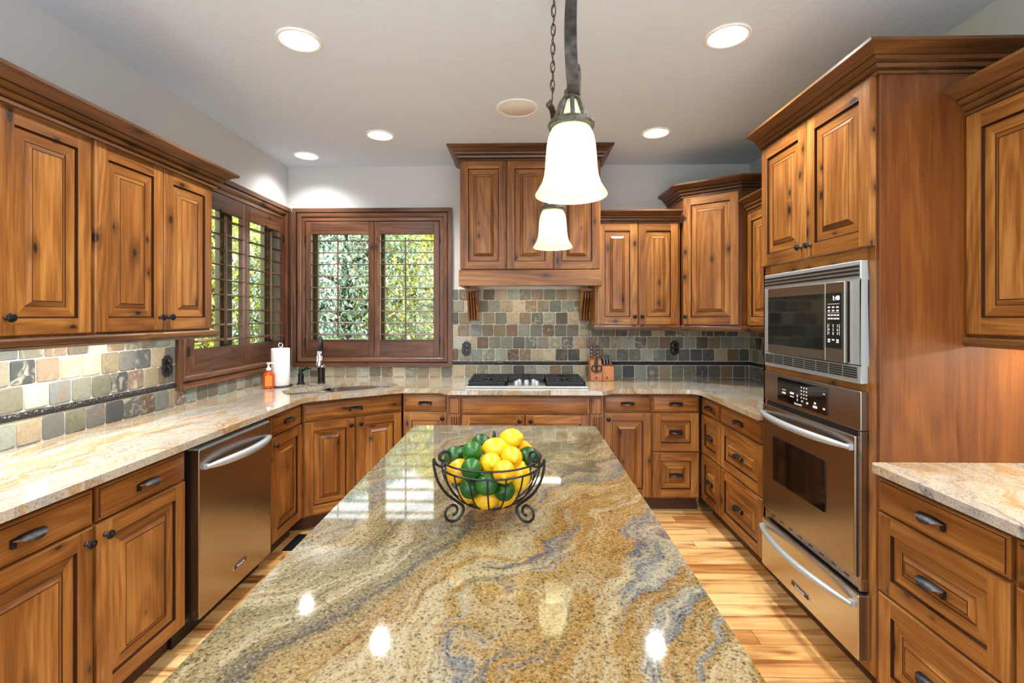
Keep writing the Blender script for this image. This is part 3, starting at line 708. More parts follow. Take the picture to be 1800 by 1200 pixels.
# sink
root = thing('sink', 'stainless undermount double-bowl sink set in the corner worktop', 'sink', (sc_.x, sc_.y, 0), cang)
def bowl(e0, e1, n0, n1, nm):
    mb = MB(); N = 28; prof = [(1.03, .8815), (1.0, .8815), (.99, .86), (.965, .72), (.90, .69), (.6, .684), (.12, .680), (0.0, .680)]
    rows = []
    for k, z in prof:
        row = []
        for i in range(N):
            a = 2*PI*i/N; c_, s_ = math.cos(a), math.sin(a); p = 2/5
            row.append(mb.bm.verts.new(((e0+e1)/2+k*(e1-e0)/2*math.copysign(abs(c_)**p, c_), (n0+n1)/2+k*(n1-n0)/2*math.copysign(abs(s_)**p, s_), z)))
        rows.append(row)
    for a, b2 in zip(rows, rows[1:]):
        for i in range(N): mb.bm.faces.new((a[i], a[(i+1) % N], b2[(i+1) % N], b2[i]))
    return mb.build(nm, STL, root, smooth=50)
bowl(-.43, -.075, .10, .43, 'bowl'); bowl(-.055, .42, .075, .54, 'bowl')
for x, y in ((-.25, .26), (.18, .30)): MB().lathe([(.045, .6815), (.043, .684), (.02, .682), (0, .682)], (x, y, 0)).build('drain', CHR, root)
# faucet
fb = Vector((-1.598, 3.822)); fd = Vector((.063, -.19)); fl = fd.length; fd.normalize()
root = thing('faucet', 'dark bronze pull-down kitchen faucet with chrome spray head behind the sink', 'faucet', (fb.x, fb.y, .914), math.atan2(fd.y, fd.x))
MB().lathe([(.031, 0), (.031, .008), (.027, .012), (.027, .118), (.030, .121), (.030, .127), (.022, .132)]).build('base', BRZ, root)
MB().lathe([(.029, .127), (.031, .131), (.024, .142), (.016, .146)]).build('collar', CHR, root)
H = .28; pth = [(0, 0, .13), (0, 0, .24), (0, 0, H)]
for k in range(1, 13):
    a = PI*k/12; pth.append((.085-.085*math.cos(a), 0, H+.085*math.sin(a)))
pth.append((.175, 0, H-.02))
MB().tube(pth, .0135, 12).build('spout', BRZ, root, smooth=60)
MB().lathe([(.013, 0), (.016, -.006), (.018, -.03), (.018, -.036), (.021, -.04), (.024, -.10), (.024, -.112), (.018, -.116), (0, -.114)], (0, 0, 0)).build('spray_head', CHR, root, (.172, 0, H-.012), rot=(0, -.12, 0))
root = thing('soap_dispenser', 'small dark bronze built-in soap dispenser left of the faucet', 'soap dispenser', (-1.732, 3.755, .914), math.atan2(-.35, .9))
MB().lathe([(.028, 0), (.028, .01), (.022, .014), (.021, .07), (.025, .074), (.025, .08), (.013, .088), (.014, .115), (.010, .122), (0, .123)]).build('base', BRZ, root)
MB().tube([(0, 0, .105), (.03, 0, .112), (.055, 0, .128), (.078, 0, .130), (.085, 0, .122)], [.009, .008, .007, .009, .008], 10).build('spout', BRZ, root, smooth=60)
# paper towel holder, roll, soap bottle
px, py = -1.835, 3.64
root = thing('paper_towel_holder', 'black wire paper towel stand with looped top by the corner', 'paper towel holder', (px, py, .914))
MB().lathe([(.085, 0), (.088, .003), (.085, .007), (.03, .008)]).build('base', BPL, root)
MB().cyl((0, 0, .005), .006, .295).build('rod', CHR, root)
MB().tube([(.016*math.cos(2*PI*k/16), 0, .314+.016*math.sin(2*PI*k/16)) for k in range(16)], .004, 8, closed=True).build('loop', CHR, root)
mb = MB(); prof = [(.02, .0), (.063, .0), (.065, .003), (.065, .277), (.063, .28), (.02, .28), (.02, .0)]
mb.lathe(prof[:-1], n=40); o = mb.build('paper_towel_roll', PAPER, None, (px, py, .923)); tag(o, 'white paper towel roll standing in the corner by the window', 'paper towel')
root = thing('soap_bottle', 'orange hand soap bottle with white pump in front of the paper towels', 'soap bottle', (-1.872, 3.535, .914), .5)
MB().lathe([(.028, 0), (.037, .004), (.038, .10), (.034, .115), (.016, .126), (.015, .134)], n=24, scale=(1, .72)).build('bottle', SOAP, root, smooth=50)
MB().box(-.024, .024, -.0305, -.0275, .02, .095).build('front_label', SLBL, root, bevel=.001)
mb = MB().lathe([(.017, .134), (.017, .152), (.008, .156), (.006, .178), (.014, .180), (.014, .190), (0, .191)], n=20); mb.tube([(0, 0, .185), (.025, 0, .186), (.036, 0, .180)], .006, 8); mb.build('pump', WHP, root)

# ------------------------------------------------------------------ tile backsplashes
rng = random.Random(11)
PAL = [(112, 112, 96), (92, 94, 88), (138, 128, 104), (160, 148, 122), (72, 75, 75), (128, 110, 90), (150, 150, 138), (104, 86, 74), (128, 136, 124), (116, 118, 104), (168, 156, 130), (100, 104, 100), (120, 116, 100), (90, 82, 70)]
def tiles(label, loc, rz, width, rows, liner, back):
    """rows: list of (z0,z1,x0,x1,offset)"""
    root = thing('tile_backsplash', label, 'backsplash', (loc[0]-.0006*math.copysign(1, loc[0])*(abs(loc[0]) > .1), loc[1]-.0006*(abs(loc[1]) > .1), 0), rz, 'slate tile backsplashes')
    mb = MB(); bm = mb.bm; lay = bm.loops.layers.float_color.new('Col'); P = .1055; g = .004
    for (z0, z1, xa, xb, off) in rows:
        x = xa-off
        while x < xb:
            a, b2 = max(x, xa), min(x+P, xb)
            if b2-a > .012:
                c = rng.choice(PAL); jb = rng.uniform(-16, 16); c = [max(0, min(255, v+jb)) for v in c]; cc = lin(*c); cc = (cc[0], cc[1], cc[2], rng.random())
                j = rng.uniform(0, .002)
                r = [(a+g/2+j, z0+g/2), (b2-g/2, z0+g/2+j), (b2-g/2-j, z1-g/2), (a+g/2, z1-g/2-j)]
                r = round_poly(r, {0: .010, 1: .010, 2: .010, 3: .010}, 3)
                cx, cz = (a+b2)/2, (z0+z1)/2; d = -.0105+rng.uniform(-.0012, .0012)
                L0 = [bm.verts.new((p[0], -.004, p[1])) for p in r]; L1 = [bm.verts.new((p[0], d+.003, p[1])) for p in r]
                L2 = [bm.verts.new((cx+(p[0]-cx)*.955, d, cz+(p[1]-cz)*.955)) for p in r]
                fs = [bm.faces.new(L2)]
                for A, B in ((L0, L1), (L1, L2)):
                    for i in range(len(r)): fs.append(bm.faces.new((A[i], A[(i+1) % len(r)], B[(i+1) % len(r)], B[i])))
                for f in fs:
                    for l in f.loops: l[lay] = cc
            x += P
    mb.build('tiles', TILE, root, smooth=45, weld=False)
    mb = MB()
    for (xa, xb, z0, z1) in back: mb.box(xa, xb, -.0055, 0, z0, z1)
    mb.build('grout', GROUT, root, smooth=0)
    if liner:
        xa, xb, z0, z1 = liner; mb = MB(); zc = (z0+z1)/2
        mb.prism([(-.004, z0), (-.012, z0+.003), (-.016, zc), (-.012, z1-.003), (-.004, z1)], xa, xb, 'x'); mb.build('liner_strip', LINER, root, smooth=60)
    return root
Z0, LZ0, LZ1 = .9145, 1.022, 1.055
P = .1055
# left wall: local x = world Y
tiles('pale slate tile backsplash under the left wall cabinets and window', (XL, 0, 0), R90, 0, [(Z0, 1.02, 1.0, 2.822, .03), (LZ1+.003, LZ1+.003+P, 1.0, 2.822, .0), (LZ1+.003+P, LZ1+.003+2*P, 1.0, 2.822, .055), (LZ1+.003+2*P, 1.372, 1.0, 2.822, .02), (Z0, 1.003, 2.822, YB-.012, .02)],
      (1.0, 2.82, LZ0, LZ1), [(1.0, 2.822, Z0, 1.372), (2.822, YB-.001, Z0, 1.004)])
zr = [LZ1+.003+k*P for k in range(7)]
rows = [(Z0, 1.003, XL+.012, -.607, .03), (Z0, 1.02, -.607, XR-.012, .0)]
rows += [(zr[k], zr[k+1] if k < 2 else 1.372, -.607 if k < 2 else -.607, XR-.012, (.05, 0, .06)[k]) for k in range(2)]
rows += [(zr[2], zr[3], -.607, XR-.012, .06)]
rows += [(zr[k], min(zr[k+1], 1.682), -.607, .575, (0, .05)[k % 2]) for k in range(3, 6)]
tiles('slate mosaic backsplash on the back wall behind the cooktop and knife block', (0, YB, 0), 0, 0, rows, (-.605, XR-.012, LZ0, LZ1), [(XL+.006, -.607, Z0, 1.004), (-.607, XR-.006, Z0, 1.372), (-.607, .575, 1.372, 1.683)])
tiles('slim slate backsplash on the right wall beside the oven cabinet', (XR, 0, 0), -R90, 0, [(Z0, 1.02, -(YB-.012), -2.655, .04)]+[(zr[k], min(zr[k+1], 1.372), -(YB-.012), -2.655, (.05, 0, .05)[k]) for k in range(3)], (-(YB-.012), -2.655, LZ0, LZ1), [(-(YB-.006), -2.655, Z0, 1.372)])
# outlets
def outlet(label, loc, rz, kind='outlet'):
    root = thing('wall_outlet', label, 'outlet', loc, rz, 'black wall outlets')
    poly = []
    w, h = .038, .062
    for (x, z) in ((-w, -h*.72), (-w*.62, -h*.80), (-w*.5, -h), (w*.5, -h), (w*.62, -h*.80), (w, -h*.72), (w, h*.72), (w*.62, h*.80), (w*.5, h), (-w*.5, h), (-w*.62, h*.80), (-w, h*.72)): poly.append((x, z))
    MB().prism(poly, -.008, 0, 'y').build('cover_plate', BPL, root, bevel=.003)
    for z in (-.021, .021):
        mb = MB().lathe([(.0165, 0), (.0165, -.004), (.014, -.005), (0, -.005)], (0, -.007, z), 'y')
        o = mb.build('socket', BGL, root)
        m2 = MB()
        for x in (-.006, .006): m2.box(x-.0015, x+.0015, -.0128, -.0118, z-.004, z+.006)
        m2.build('slots', IRON, o, smooth=0)
    return root
outlet('black outlet on the left backsplash, beside the window trim', (XL+.0105, 2.747, 1.16), R90)
outlet('black outlet on the back wall, between the window and the cooktop', (-.484, YB-.0105, 1.164), 0)
outlet('black outlet on the back wall, right of the knife block below the corner cabinet', (1.318, YB-.0105, 1.172), 0)
outlet('black outlet on the right wall, half hidden behind the microwave', (XR-.0105, 3.93, 1.172), -R90)

# ------------------------------------------------------------------ wall cabinets
def upper(label, loc, rz, w, depth, z0, z1, items, name='wall_cabinet', open_bottom=True):
    root = thing(name, label, 'cabinet', loc, rz, 'upper wall cabinets')
    MB().box(0, w, .0205, depth, z0, z1).build('carcass', CABW, root, smooth=0)
    fronts(root, items); return root
UX = -1.71
upper('upper cabinet at the left edge, knotty door with knob at its lower left', (UX, 1.155, 0), R90, .74, .349, 1.372, 2.165, [('door', .006, .374, 1.38, 2.155, (.345, 1.443)), ('door', .380, .734, 1.38, 2.155, (.412, 1.443))])
upper('upper cabinet beside the left window, pair of knotty doors with centre knobs', (UX, 1.897, 0), R90, .742, .349, 1.372, 2.165, [('door', .008, .376, 1.38, 2.155, (.352, 1.443)), ('door', .382, .738, 1.38, 2.155, (.41, 1.443))])
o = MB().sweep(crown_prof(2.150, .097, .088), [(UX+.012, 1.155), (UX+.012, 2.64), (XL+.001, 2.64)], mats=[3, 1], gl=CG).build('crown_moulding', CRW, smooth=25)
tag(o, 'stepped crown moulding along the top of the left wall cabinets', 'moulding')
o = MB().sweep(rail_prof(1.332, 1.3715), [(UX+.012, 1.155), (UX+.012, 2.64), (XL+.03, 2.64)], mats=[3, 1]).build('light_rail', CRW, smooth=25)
tag(o, 'wooden light rail under the left wall cabinets', 'moulding')
area('under_cabinet_lamp', (-1.86, 1.8, 1.366), .06, 1.4, P_UNDER)
# range hood
HY = 3.75; HX0, HX1 = -.484, .609; hw = HX1-HX0
root = thing('range_hood', 'wooden range hood cabinet with three raised panels above the cooktop', 'range hood', (HX0, HY, 0), 0)
MB().box(0, hw, .0205, YB-HY-.001, 1.81, 2.70).build('carcass', CABW, root, smooth=0)
for i in range(3): raised('panel', root, .006+i*(hw-.008)/3, (i+1)*(hw-.008)/3+.002, 1.812, 2.652)
mb = MB()
mb.box(-.004, hw+.004, -.03, .0, 1.68, 1.803, 1); mb.box(-.004, .03, 0, YB-HY-.013, 1.68, 1.803, 3); mb.box(hw-.03, hw+.004, 0, YB-HY-.013, 1.68, 1.803, 3)
mb.build('mantel', CABW, root, bevel=.006)
MB().box(.03, hw-.03, .0, YB-HY-.013, 1.715, 1.735).build('liner', STL, root, smooth=0)
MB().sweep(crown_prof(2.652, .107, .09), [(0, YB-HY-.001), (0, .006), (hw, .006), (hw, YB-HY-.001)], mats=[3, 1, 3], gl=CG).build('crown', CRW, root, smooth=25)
for x0 in (.022, hw-.112):
    mb = MB(); w = .09
    prof = [(.0, 1.678), (-.19, 1.678), (-.195, 1.655), (-.175, 1.645), (-.165, 1.60), (-.12, 1.55), (-.085, 1.50), (-.06, 1.45), (-.055, 1.42), (-.03, 1.41), (0, 1.41)]
    mb.prism([(p[0]+YB-HY-.013, p[1]) for p in prof], x0, x0+w, 'x')
    mb.box(x0-.006, x0+w+.006, YB-HY-.22, YB-HY-.013, 1.655, 1.678)
    for k in range(3):
        a = x0+.016+k*.022
        q = [(p[0]+YB-HY-.013-.004, p[1]) for p in prof[3:9]]
        for (p0, p1) in zip(q, q[1:]): mb.quad([(a, p0[0], p0[1]), (a+.010, p0[0], p0[1]), (a+.010, p1[0], p1[1]), (a, p1[0], p1[1])], 2)
    mb.build('corbel', CABW, root, smooth=25)
area('hood_lamp', ((HX0+HX1)/2, 3.93, 1.712), .5, .08, P_HOOD, (1, .86, .62))
# back right uppers
BU = 3.85
root = upper('upper cabinet right of the range hood, pair of honey-coloured knotty doors', (.585, BU, 0), 0, .668, YB-BU-.001, 1.372, 2.20, [('door', .012, .332, 1.38, 2.184, (.306, 1.443)), ('door', .338, .652, 1.38, 2.184, (.364, 1.443))])
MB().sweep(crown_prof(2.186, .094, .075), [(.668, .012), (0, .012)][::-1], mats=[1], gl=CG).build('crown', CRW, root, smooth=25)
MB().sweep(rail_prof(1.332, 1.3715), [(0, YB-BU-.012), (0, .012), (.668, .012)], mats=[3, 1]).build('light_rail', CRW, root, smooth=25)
# diagonal corner upper
da, db = Vector((1.262, 3.85)), Vector((1.612, 3.595)); dv = db-da; dw = dv.length; dang = math.atan2(dv.y, dv.x); de = dv.normalized(); dn = Vector((-de.y, de.x))
def loc3(x, y): v = Vector((x, y))-da; return (v.dot(de), v.dot(dn))
root = thing('corner_wall_cabinet', 'tall diagonal corner upper cabinet with one pale raised-panel door', 'cabinet', (da.x, da.y, 0), dang, 'upper wall cabinets')
poly = [(0, .0205), (dw, .0205), loc3(XR-.001, 3.608), loc3(XR-.001, YB-.001), loc3(1.256, YB-.001)]
MB().prism(poly, 1.372, 2.40).build('carcass', [VEN], root, smooth=0)
fronts(root, [('door', .012, dw-.014, 1.38, 2.375, (.034, 1.443))])
path = [loc3(1.262, YB-.001), (0, .012), (dw, .012), loc3(XR-.001, 3.602)]
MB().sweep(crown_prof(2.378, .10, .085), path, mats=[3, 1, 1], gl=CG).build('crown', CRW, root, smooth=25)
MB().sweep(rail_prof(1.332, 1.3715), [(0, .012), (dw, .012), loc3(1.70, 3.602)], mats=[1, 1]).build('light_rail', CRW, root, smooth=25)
# right run small upper
SX = 1.655
root = upper('upper cabinet on the right run, mostly hidden behind the tall oven cabinet', (SX, 3.592, 0), -R90, .938, XR-SX-.001, 1.372, 2.21, [('door', .006, .44, 1.38, 2.195, (.40, 1.443)), ('door', .446, .932, 1.38, 2.195, (.48, 1.443))])
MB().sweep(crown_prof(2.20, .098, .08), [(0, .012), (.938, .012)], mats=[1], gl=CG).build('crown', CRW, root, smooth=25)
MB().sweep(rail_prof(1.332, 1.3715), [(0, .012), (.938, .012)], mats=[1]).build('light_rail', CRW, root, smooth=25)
# near right upper
QX = 1.61
root = upper('upper cabinet at the right edge of the photo, above the short worktop', (QX, 1.796, 0), -R90, .9, XR-QX-.001, 1.372, 2.19, [('door', .006, .446, 1.382, 2.172, (.41, 1.443)), ('door', .452, .894, 1.382, 2.172, (.49, 1.443))])
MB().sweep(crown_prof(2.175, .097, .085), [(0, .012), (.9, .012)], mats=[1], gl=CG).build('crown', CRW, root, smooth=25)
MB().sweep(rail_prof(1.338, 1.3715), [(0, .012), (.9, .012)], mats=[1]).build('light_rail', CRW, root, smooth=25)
area('under_cabinet_lamp', (1.80, 1.42, 1.366), .06, .62, P_UNDER*.5, (1, .88, .68))

# ------------------------------------------------------------------ tall oven cabinet (local x = -Y from 2.65)
TY = 2.65; tw = .852; td = XR-RX-.001
root = thing('oven_cabinet', 'tall oven cabinet housing the microwave, oven and warming drawer', 'cabinet', (RX, TY, 0), -R90)
mb = MB()
mb.box(0, .02, 0, td, .1, 2.345, 0); mb.box(0, tw-.018, .02, td, 2.33, 2.35, 1); mb.box(0, tw-.018, td-.02, td, .1, 2.345, 0)
mb.box(0, tw-.018, .02, td-.02, .1, .12, 1); mb.box(.02, tw-.018, .02, td-.02, 1.172, 1.186, 1); mb.box(.02, tw-.018, .02, td-.02, 1.665, 1.68, 1); mb.box(.02, tw-.018, .06, td-.02, .405, .42, 1)
mb.build('carcass', CABW, root, smooth=0)
mb = MB()
mb.box(0, .075, 0, .02, .105, 2.345, 0); mb.box(tw-.066, tw-.0195, 0, .02, .105, 2.345, 0)
mb.box(.075, tw-.066, 0, .02, 1.650, 1.715, 1); mb.box(.075, tw-.066, 0, .02, 1.158, 1.196, 1); mb.box(.075, tw-.066, 0, .02, 2.30, 2.345, 1); mb.box(.075, tw-.066, 0, .02, .105, .152, 1)
mb.build('face_frame', CABW, root, bevel=.002)
MB().box(tw-.018, tw, .0, td, .0, 2.345).build('side_panel', [VEN], root, bevel=.002, label='reddish veneered side panel')
MB().box(0, tw-.018, .075, td, 0, .1).build('toe_kick', TOE, root, smooth=0)
for it in (('door', .018, .424, 1.71, 2.334, (.392, 1.765)), ('door', .430, .832, 1.71, 2.334, (.462, 1.765))):
    o = raised('door', root, *it[1:5], y=-.0205); knob(o, it[5][0]-(it[1]+it[2])/2, it[5][1]-(it[3]+it[4])/2)
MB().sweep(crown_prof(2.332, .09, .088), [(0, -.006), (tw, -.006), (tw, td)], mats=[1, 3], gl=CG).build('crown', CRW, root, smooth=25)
def appl(name, label, cat): return thing(name, label, cat, (RX, 2.2175, 0), -R90)
# microwave
root = appl('microwave', 'built-in stainless microwave with vented trim above the wall oven', 'microwave')
M0, M1 = -.362, .362
MB().box(-.33, .33, .03, .44, 1.20, 1.645).build('body', BPL, root, smooth=0)
mb = MB(); 
mb.box(M0, M1, -.03, .0, 1.19, 1.262); mb.box(M0, M1, -.03, 0, 1.588, 1.66); mb.box(M0, -.302, -.03, 0, 1.262, 1.588); mb.box(.300, M1, -.03, 0, 1.262, 1.588)
mb.build('trim_frame', STL2, root, bevel=.004)
mb = MB()
for z in (1.606, 1.622, 1.638): mb.box(M0+.006, M1-.006, -.0325, -.029, z-.0045, z+.0045)
mb.build('upper_vent', [BPL], root, smooth=0)
mb = MB()
for k in range(8):
    x0 = M0+.012+k*.088
    for z in (1.213, 1.222, 1.231, 1.240, 1.249): mb.box(x0, x0+.078, -.0325, -.029, z-.0028, z+.0028)
mb.build('lower_vent', [BPL], root, smooth=0)
o = MB().box(-.298, .172, -.045, .02, 1.262, 1.586).build('door', STLD, root, bevel=.004)
MB().box(-.29, .165, -.048, -.044, 1.305, 1.542).build('window', BGL, o, bevel=.001)
mb = MB().box(.176, .292, -.045, .02, 1.262, 1.586); cp = mb.build('control_panel', STLD, root, bevel=.003)
MB().box(.18, .283, -.048, -.044, 1.318, 1.542).build('keypad_face', BGL, cp, bevel=.001)
text('clock', '1:40', .026, CLK, cp, (.248, -.0485, 1.520), FRONT)
for r_, row in enumerate(('123', '456', '789')):
    for c_, ch in enumerate(row): text('key_digit', ch, .016, PRT, cp, (.203+c_*.027, -.0485, 1.408-r_*.0155), FRONT)
mb = MB()
for z, xs in ((1.484, (.203, .230, .257)), (1.470, (.203, .230, .257)), (1.452, (.203, .222, .241, .260)), (1.438, (.203, .222, .241, .260)), (1.352, (.203, .230, .257)), (1.344, (.203, .257))):
    for x in xs: mb.box(x-.007, x+.007, -.0488, -.0478, z-.003, z+.003)
mb.box(.195, .268, -.0488, -.0478, 1.4965, 1.498); mb.box(.195, .268, -.0488, -.0478, 1.461, 1.4622)
mb.box(.194, .1955, -.0488, -.0478, 1.372, 1.416); mb.box(.268, .2695, -.0488, -.0478, 1.372, 1.416)
mb.build('key_legends', PRT, cp, smooth=0)
# wall oven
root = appl('wall_oven', 'stainless wall oven with bowed handle and dark window', 'oven')
MB().box(-.33, .33, .03, .55, .425, 1.15).build('body', BPL, root, smooth=0)
mb = MB(); mb.box(M0, M1, -.03, .0, 1.012, 1.162); cp = mb.build('control_panel', STLD, root, bevel=.004)
MB().prism(round_poly([(-.225, 1.030), (.165, 1.030), (.165, 1.145), (-.225, 1.145)], {0: .01, 1: .01, 2: .01, 3: .01}), -.034, -.029, 'y').build('display_glass', BGL, cp, bevel=.001)
mb = MB()
for (x, z, w_, h_) in ((-.165, 1.075, .03, .008), (-.165, 1.09, .03, .003), (-.095, 1.084, .032, .010), (-.095, 1.068, .032, .004), (-.05, 1.078, .006, .012), (-.05, 1.060, .006, .010), (-.012, 1.06, .012, .006), (.028, 1.058, .012, .008), (.085, 1.068, .012, .010), (.085, 1.052, .03, .010), (.148, 1.118, .012, .004), (.148, 1.055, .014, .008)): mb.box(x-w_/2, x+w_/2, -.0348, -.0338, z-h_/2, z+h_/2)
for r_ in range(4):
    for c_ in range(3): mb.box(-.018+c_*.020-.0035, -.018+c_*.020+.0035, -.0348, -.0338, 1.076+r_*.0155-.003, 1.076+r_*.0155+.003)
mb.build('key_legends', PRT, cp, smooth=0)
text('maker_lettering', 'KitchenAid', .013, PRT, cp, (-.045, -.0345, 1.040), FRONT)
MB().box(M0+.004, M1-.004, -.018, .0, .99, 1.012).build('vent_gap', BPL, root, smooth=0)
dr = MB().box(M0+.004, M1-.016, -.042, -.0, .452, .99).build('door', STLD, root, bevel=.005)
MB().prism(round_poly([(-.250, .625), (.172, .625), (.172, .845), (-.250, .845)], {0: .012, 1: .012, 2: .012, 3: .012}), -.045, -.041, 'y').build('window', BGL, dr, bevel=.001)
def bow_handle(parent, x0, x1, z, y0, sag, r0, drop=0):
    pts = []; rr = []
    for k in range(25):
        t = -1+2*k/24; pts.append((x0+(x1-x0)*(t+1)/2, y0-.012-sag*(1-t*t), z-drop*(1-t*t))); rr.append(r0*(1-.55*t**4))
    mb = MB().tube(pts, rr, 12)
    for x in (x0+.012, x1-.012): mb.box(x-.012, x+.012, y0-.016, y0+.001, z-.010, z+.010)
    return mb.build('handle', CHR if False else STL2, parent, smooth=60)
bow_handle(dr, M0+.012, M1-.022, .945, -.042, .045, .016)
mb = MB(); mb.box(M1-.014, M1, -.03, 0, .405, 1.010); mb.box(M0, M1, -.024, 0, .405, .450)
mb.build('side_trim', STLD, root, bevel=.003)
mb = MB()
for k in range(8): mb.box(-.3+k*.08, -.3+k*.08+.03, -.0255, -.0235, .425, .430)
mb.build('trim_slots', BPL, root, smooth=0)
# warming drawer
root = appl('warming_drawer', 'stainless warming drawer with bowed handle below the wall oven', 'warming drawer')
MB().box(-.33, .33, .02, .5, .16, .39).build('body', BPL, root, smooth=0)
dr = MB().box(-.355, .375, -.048, -.0005, .152, .396).build('front', STL, root, bevel=.004)
bow_handle(dr, -.345, .358, .355, -.048, .048, .015)
bd = MB().box(-.07, .07, -.0515, -.047, .196, .218).build('badge', CHR, dr, bevel=.002)
MB().box(-.066, .066, -.053, -.051, .199, .215).build('badge_face', BPL, bd, smooth=0)
text('badge_lettering', 'KitchenAid', .016, PRT, bd, (0, -.0533, .2065), FRONT)

# ------------------------------------------------------------------ dishwasher (local x = Y)
root = thing('dishwasher', 'stainless dishwasher with bowed handle in the left run of cabinets', 'dishwasher', (-1.45, 2.4, 0), R90)
MB().box(-.333, .36, .03, .6, .1, .868).build('tub', BPL, root, smooth=0)
dr = MB().box(-.303, .303, -.032, .03, .112, .855).build('door', STLD, root, bevel=.004)
MB().box(-.295, .295, -.025, .028, .8552, .862).build('control_strip', STL2, dr, smooth=0)
bow_handle(dr, -.275, .275, .775, -.032, .045, .019)
bd = MB().box(-.056, .056, -.0365, -.031, .198, .220).build('badge', CHR, dr, bevel=.002)
MB().box(-.052, .052, -.038, -.036, .201, .217).build('badge_face', BPL, bd, smooth=0)
text('badge_lettering', 'KitchenAid', .014, PRT, bd, (0, -.0383, .2085), FRONT)
MB().box(-.333, .36, .07, .12, 0.0, .1).build('kick_plate', BPL, root, smooth=0)

# ------------------------------------------------------------------ cooktop
root = thing('gas_cooktop', 'five-burner gas cooktop with black grates set into the back worktop', 'cooktop', (.035, 3.83, .9142))
cwh = .455
MB().box(-cwh, cwh, -.265, .26, 0, .014).build('tray', STL2, root, bevel=.006, seg=3)
MB().box(-cwh+.015, cwh-.015, -.24, .25, .0142, .017).build('burner_pan', BPL, root, smooth=0)
MB().box(-.14, .14, -.262, -.06, .0145, .020).build('knob_panel', STL, root, bevel=.002)
def grate(x0, x1, y0, y1, nm):
    mb = MB(); z0, z1 = .034, .048
    mb.box(x0, x1, y0, y0+.014, .024, z1); mb.box(x0, x1, y1-.014, y1, .024, z1); mb.box(x0, x0+.014, y0, y1, .024, z1); mb.box(x1-.014, x1, y0, y1, .024, z1)
    xc = (x0+x1)/2; yc = (y0+y1)/2
    mb.box(x0, x1, yc-.006, yc+.006, z0, z1)
    for yy in ((y0+yc)/2, (y1+yc)/2):
        mb.box(x0, xc-.03, yy-.005, yy+.005, z0, z1); mb.box(xc+.03, x1, yy-.005, yy+.005, z0, z1)
    mb.box(xc-.005, xc+.005, y0, y1, z0, z1)
    for x in (x0+.08, x1-.08): mb.box(x-.004, x+.004, y0, y1, z0, z1)
    for x in (x0+.012, x1-.012):
        for y in (y0+.012, y1-.012): mb.box(x-.008, x+.008, y-.008, y+.008, .0172, .026)
    return mb.build(nm, CAST, root, bevel=.003)
grate(-.435, -.15, -.235, .235, 'grate'); grate(.15, .435, -.235, .235, 'grate'); grate(-.143, .143, -.05, .235, 'grate')
for x, y, r in ((-.29, -.12, .04), (-.29, .13, .036), (.29, -.12, .036), (.29, .13, .04), (0, .09, .045)):
    MB().lathe([(r*1.2, .0172), (r*1.2, .024), (r, .026), (r, .031), (r*.9, .033), (0, .033)], (x, y, 0)).build('burner', CAST, root)
for x, y in ((-.075, -.20), (-.055, -.115), (.0, -.15), (.055, -.115), (.075, -.20)):
    mb = MB().lathe([(.02, .020), (.019, .042), (.016, .046), (0, .046)], (x, y, 0)); mb.box(x-.004, x+.004, y-.018, y+.018, .044, .050); mb.build('burner_knob', STL2, root)

# ------------------------------------------------------------------ knife blocks and knives
root = thing('knife_block', 'double wooden knife block on the back worktop right of the cooktop', 'knife block', (.612, 4.06, .914))
MB().prism([(-.075, 0), (.065, 0), (.085, .20), (-.035, .165), (-.075, .03)], -.047, .047, 'x').build('main_block', KWD, root, bevel=.004)
MB().prism([(-.075, 0), (.065, 0), (.065, .15), (-.055, .118), (-.075, .03)], .049, .145, 'x').build('side_block', KWD, root, bevel=.004)
mb = MB()
for cx, y, s in ((.0, -.0765, .012), (.085, -.0765, .011)):
    mb.prism([(cx-s, .018), (cx+s, .018), (cx+s, .022), (cx-s, .022)], y, y+.001, 'y'); mb.prism([(cx-s*.6, .034), (cx, .024), (cx+s*.6, .034), (cx+s*.3, .038), (cx, .032), (cx-s*.3, .038)], y, y+.001, 'y')
mb.build('maker_mark', GLZ, root, smooth=0)
def knife(label, x, y, z, L, w, tilt, grp):
    r = thing('knife', label, 'knife', (.612+x, 4.06+y, .914+z), 0, grp); r.rotation_euler = (tilt, 0, 0)
    MB().prism(round_poly([(-w*.4, -.004), (w*.4, -.004), (w*.5, L*.5), (w*.62, L), (-w*.35, L), (-w*.5, L*.5)], {3: w*.3, 4: w*.3}), -.008, .008, 'y').build('handle', BPL, r, bevel=.003)
    mb = MB()
    for k in (.2, .5, .8): mb.cyl((0, -.0088, L*k), .0022, .0176, 'y', 10)
    mb.build('rivets', CHR, r)
    MB().box(-w*.38, w*.38, -.0012, .0012, -.05, -.003).build('blade', CHR, r, smooth=0)
    return r
knife('large black-handled knife at the left of the main knife block', -.026, .02, .182, .105, .024, -.12, 'black-handled kitchen knives')
knife('large black-handled knife at the right of the main knife block, above the scissors', .026, .02, .182, .10, .022, -.12, 'black-handled kitchen knives')
for r_ in range(3):
    for c_ in range(3):
        knife('small steak knife in the right-hand block, %s row, %s column' % (('front', 'middle', 'back')[r_], ('left', 'middle', 'right')[c_]), .072+c_*.025, -.028+r_*.036, .128+r_*.0095, .052, .019, -.35, 'steak knives in the side block')
root = thing('scissors', 'black-handled kitchen scissors hanging in front of the main knife block', 'scissors', (.612, 3.981, 1.005), 0)
for s_ in (-1, 1):
    MB().tube([(s_*.021+.019*math.cos(2*PI*k/18), -.004, .012+.024*math.sin(2*PI*k/18)) for k in range(18)], .0052, 8, closed=True).build('finger_loop', BPL, root, smooth=60)
MB().box(-.008, .008, -.007, -.001, -.026, .0).build('pivot_bow', BPL, root, bevel=.002)
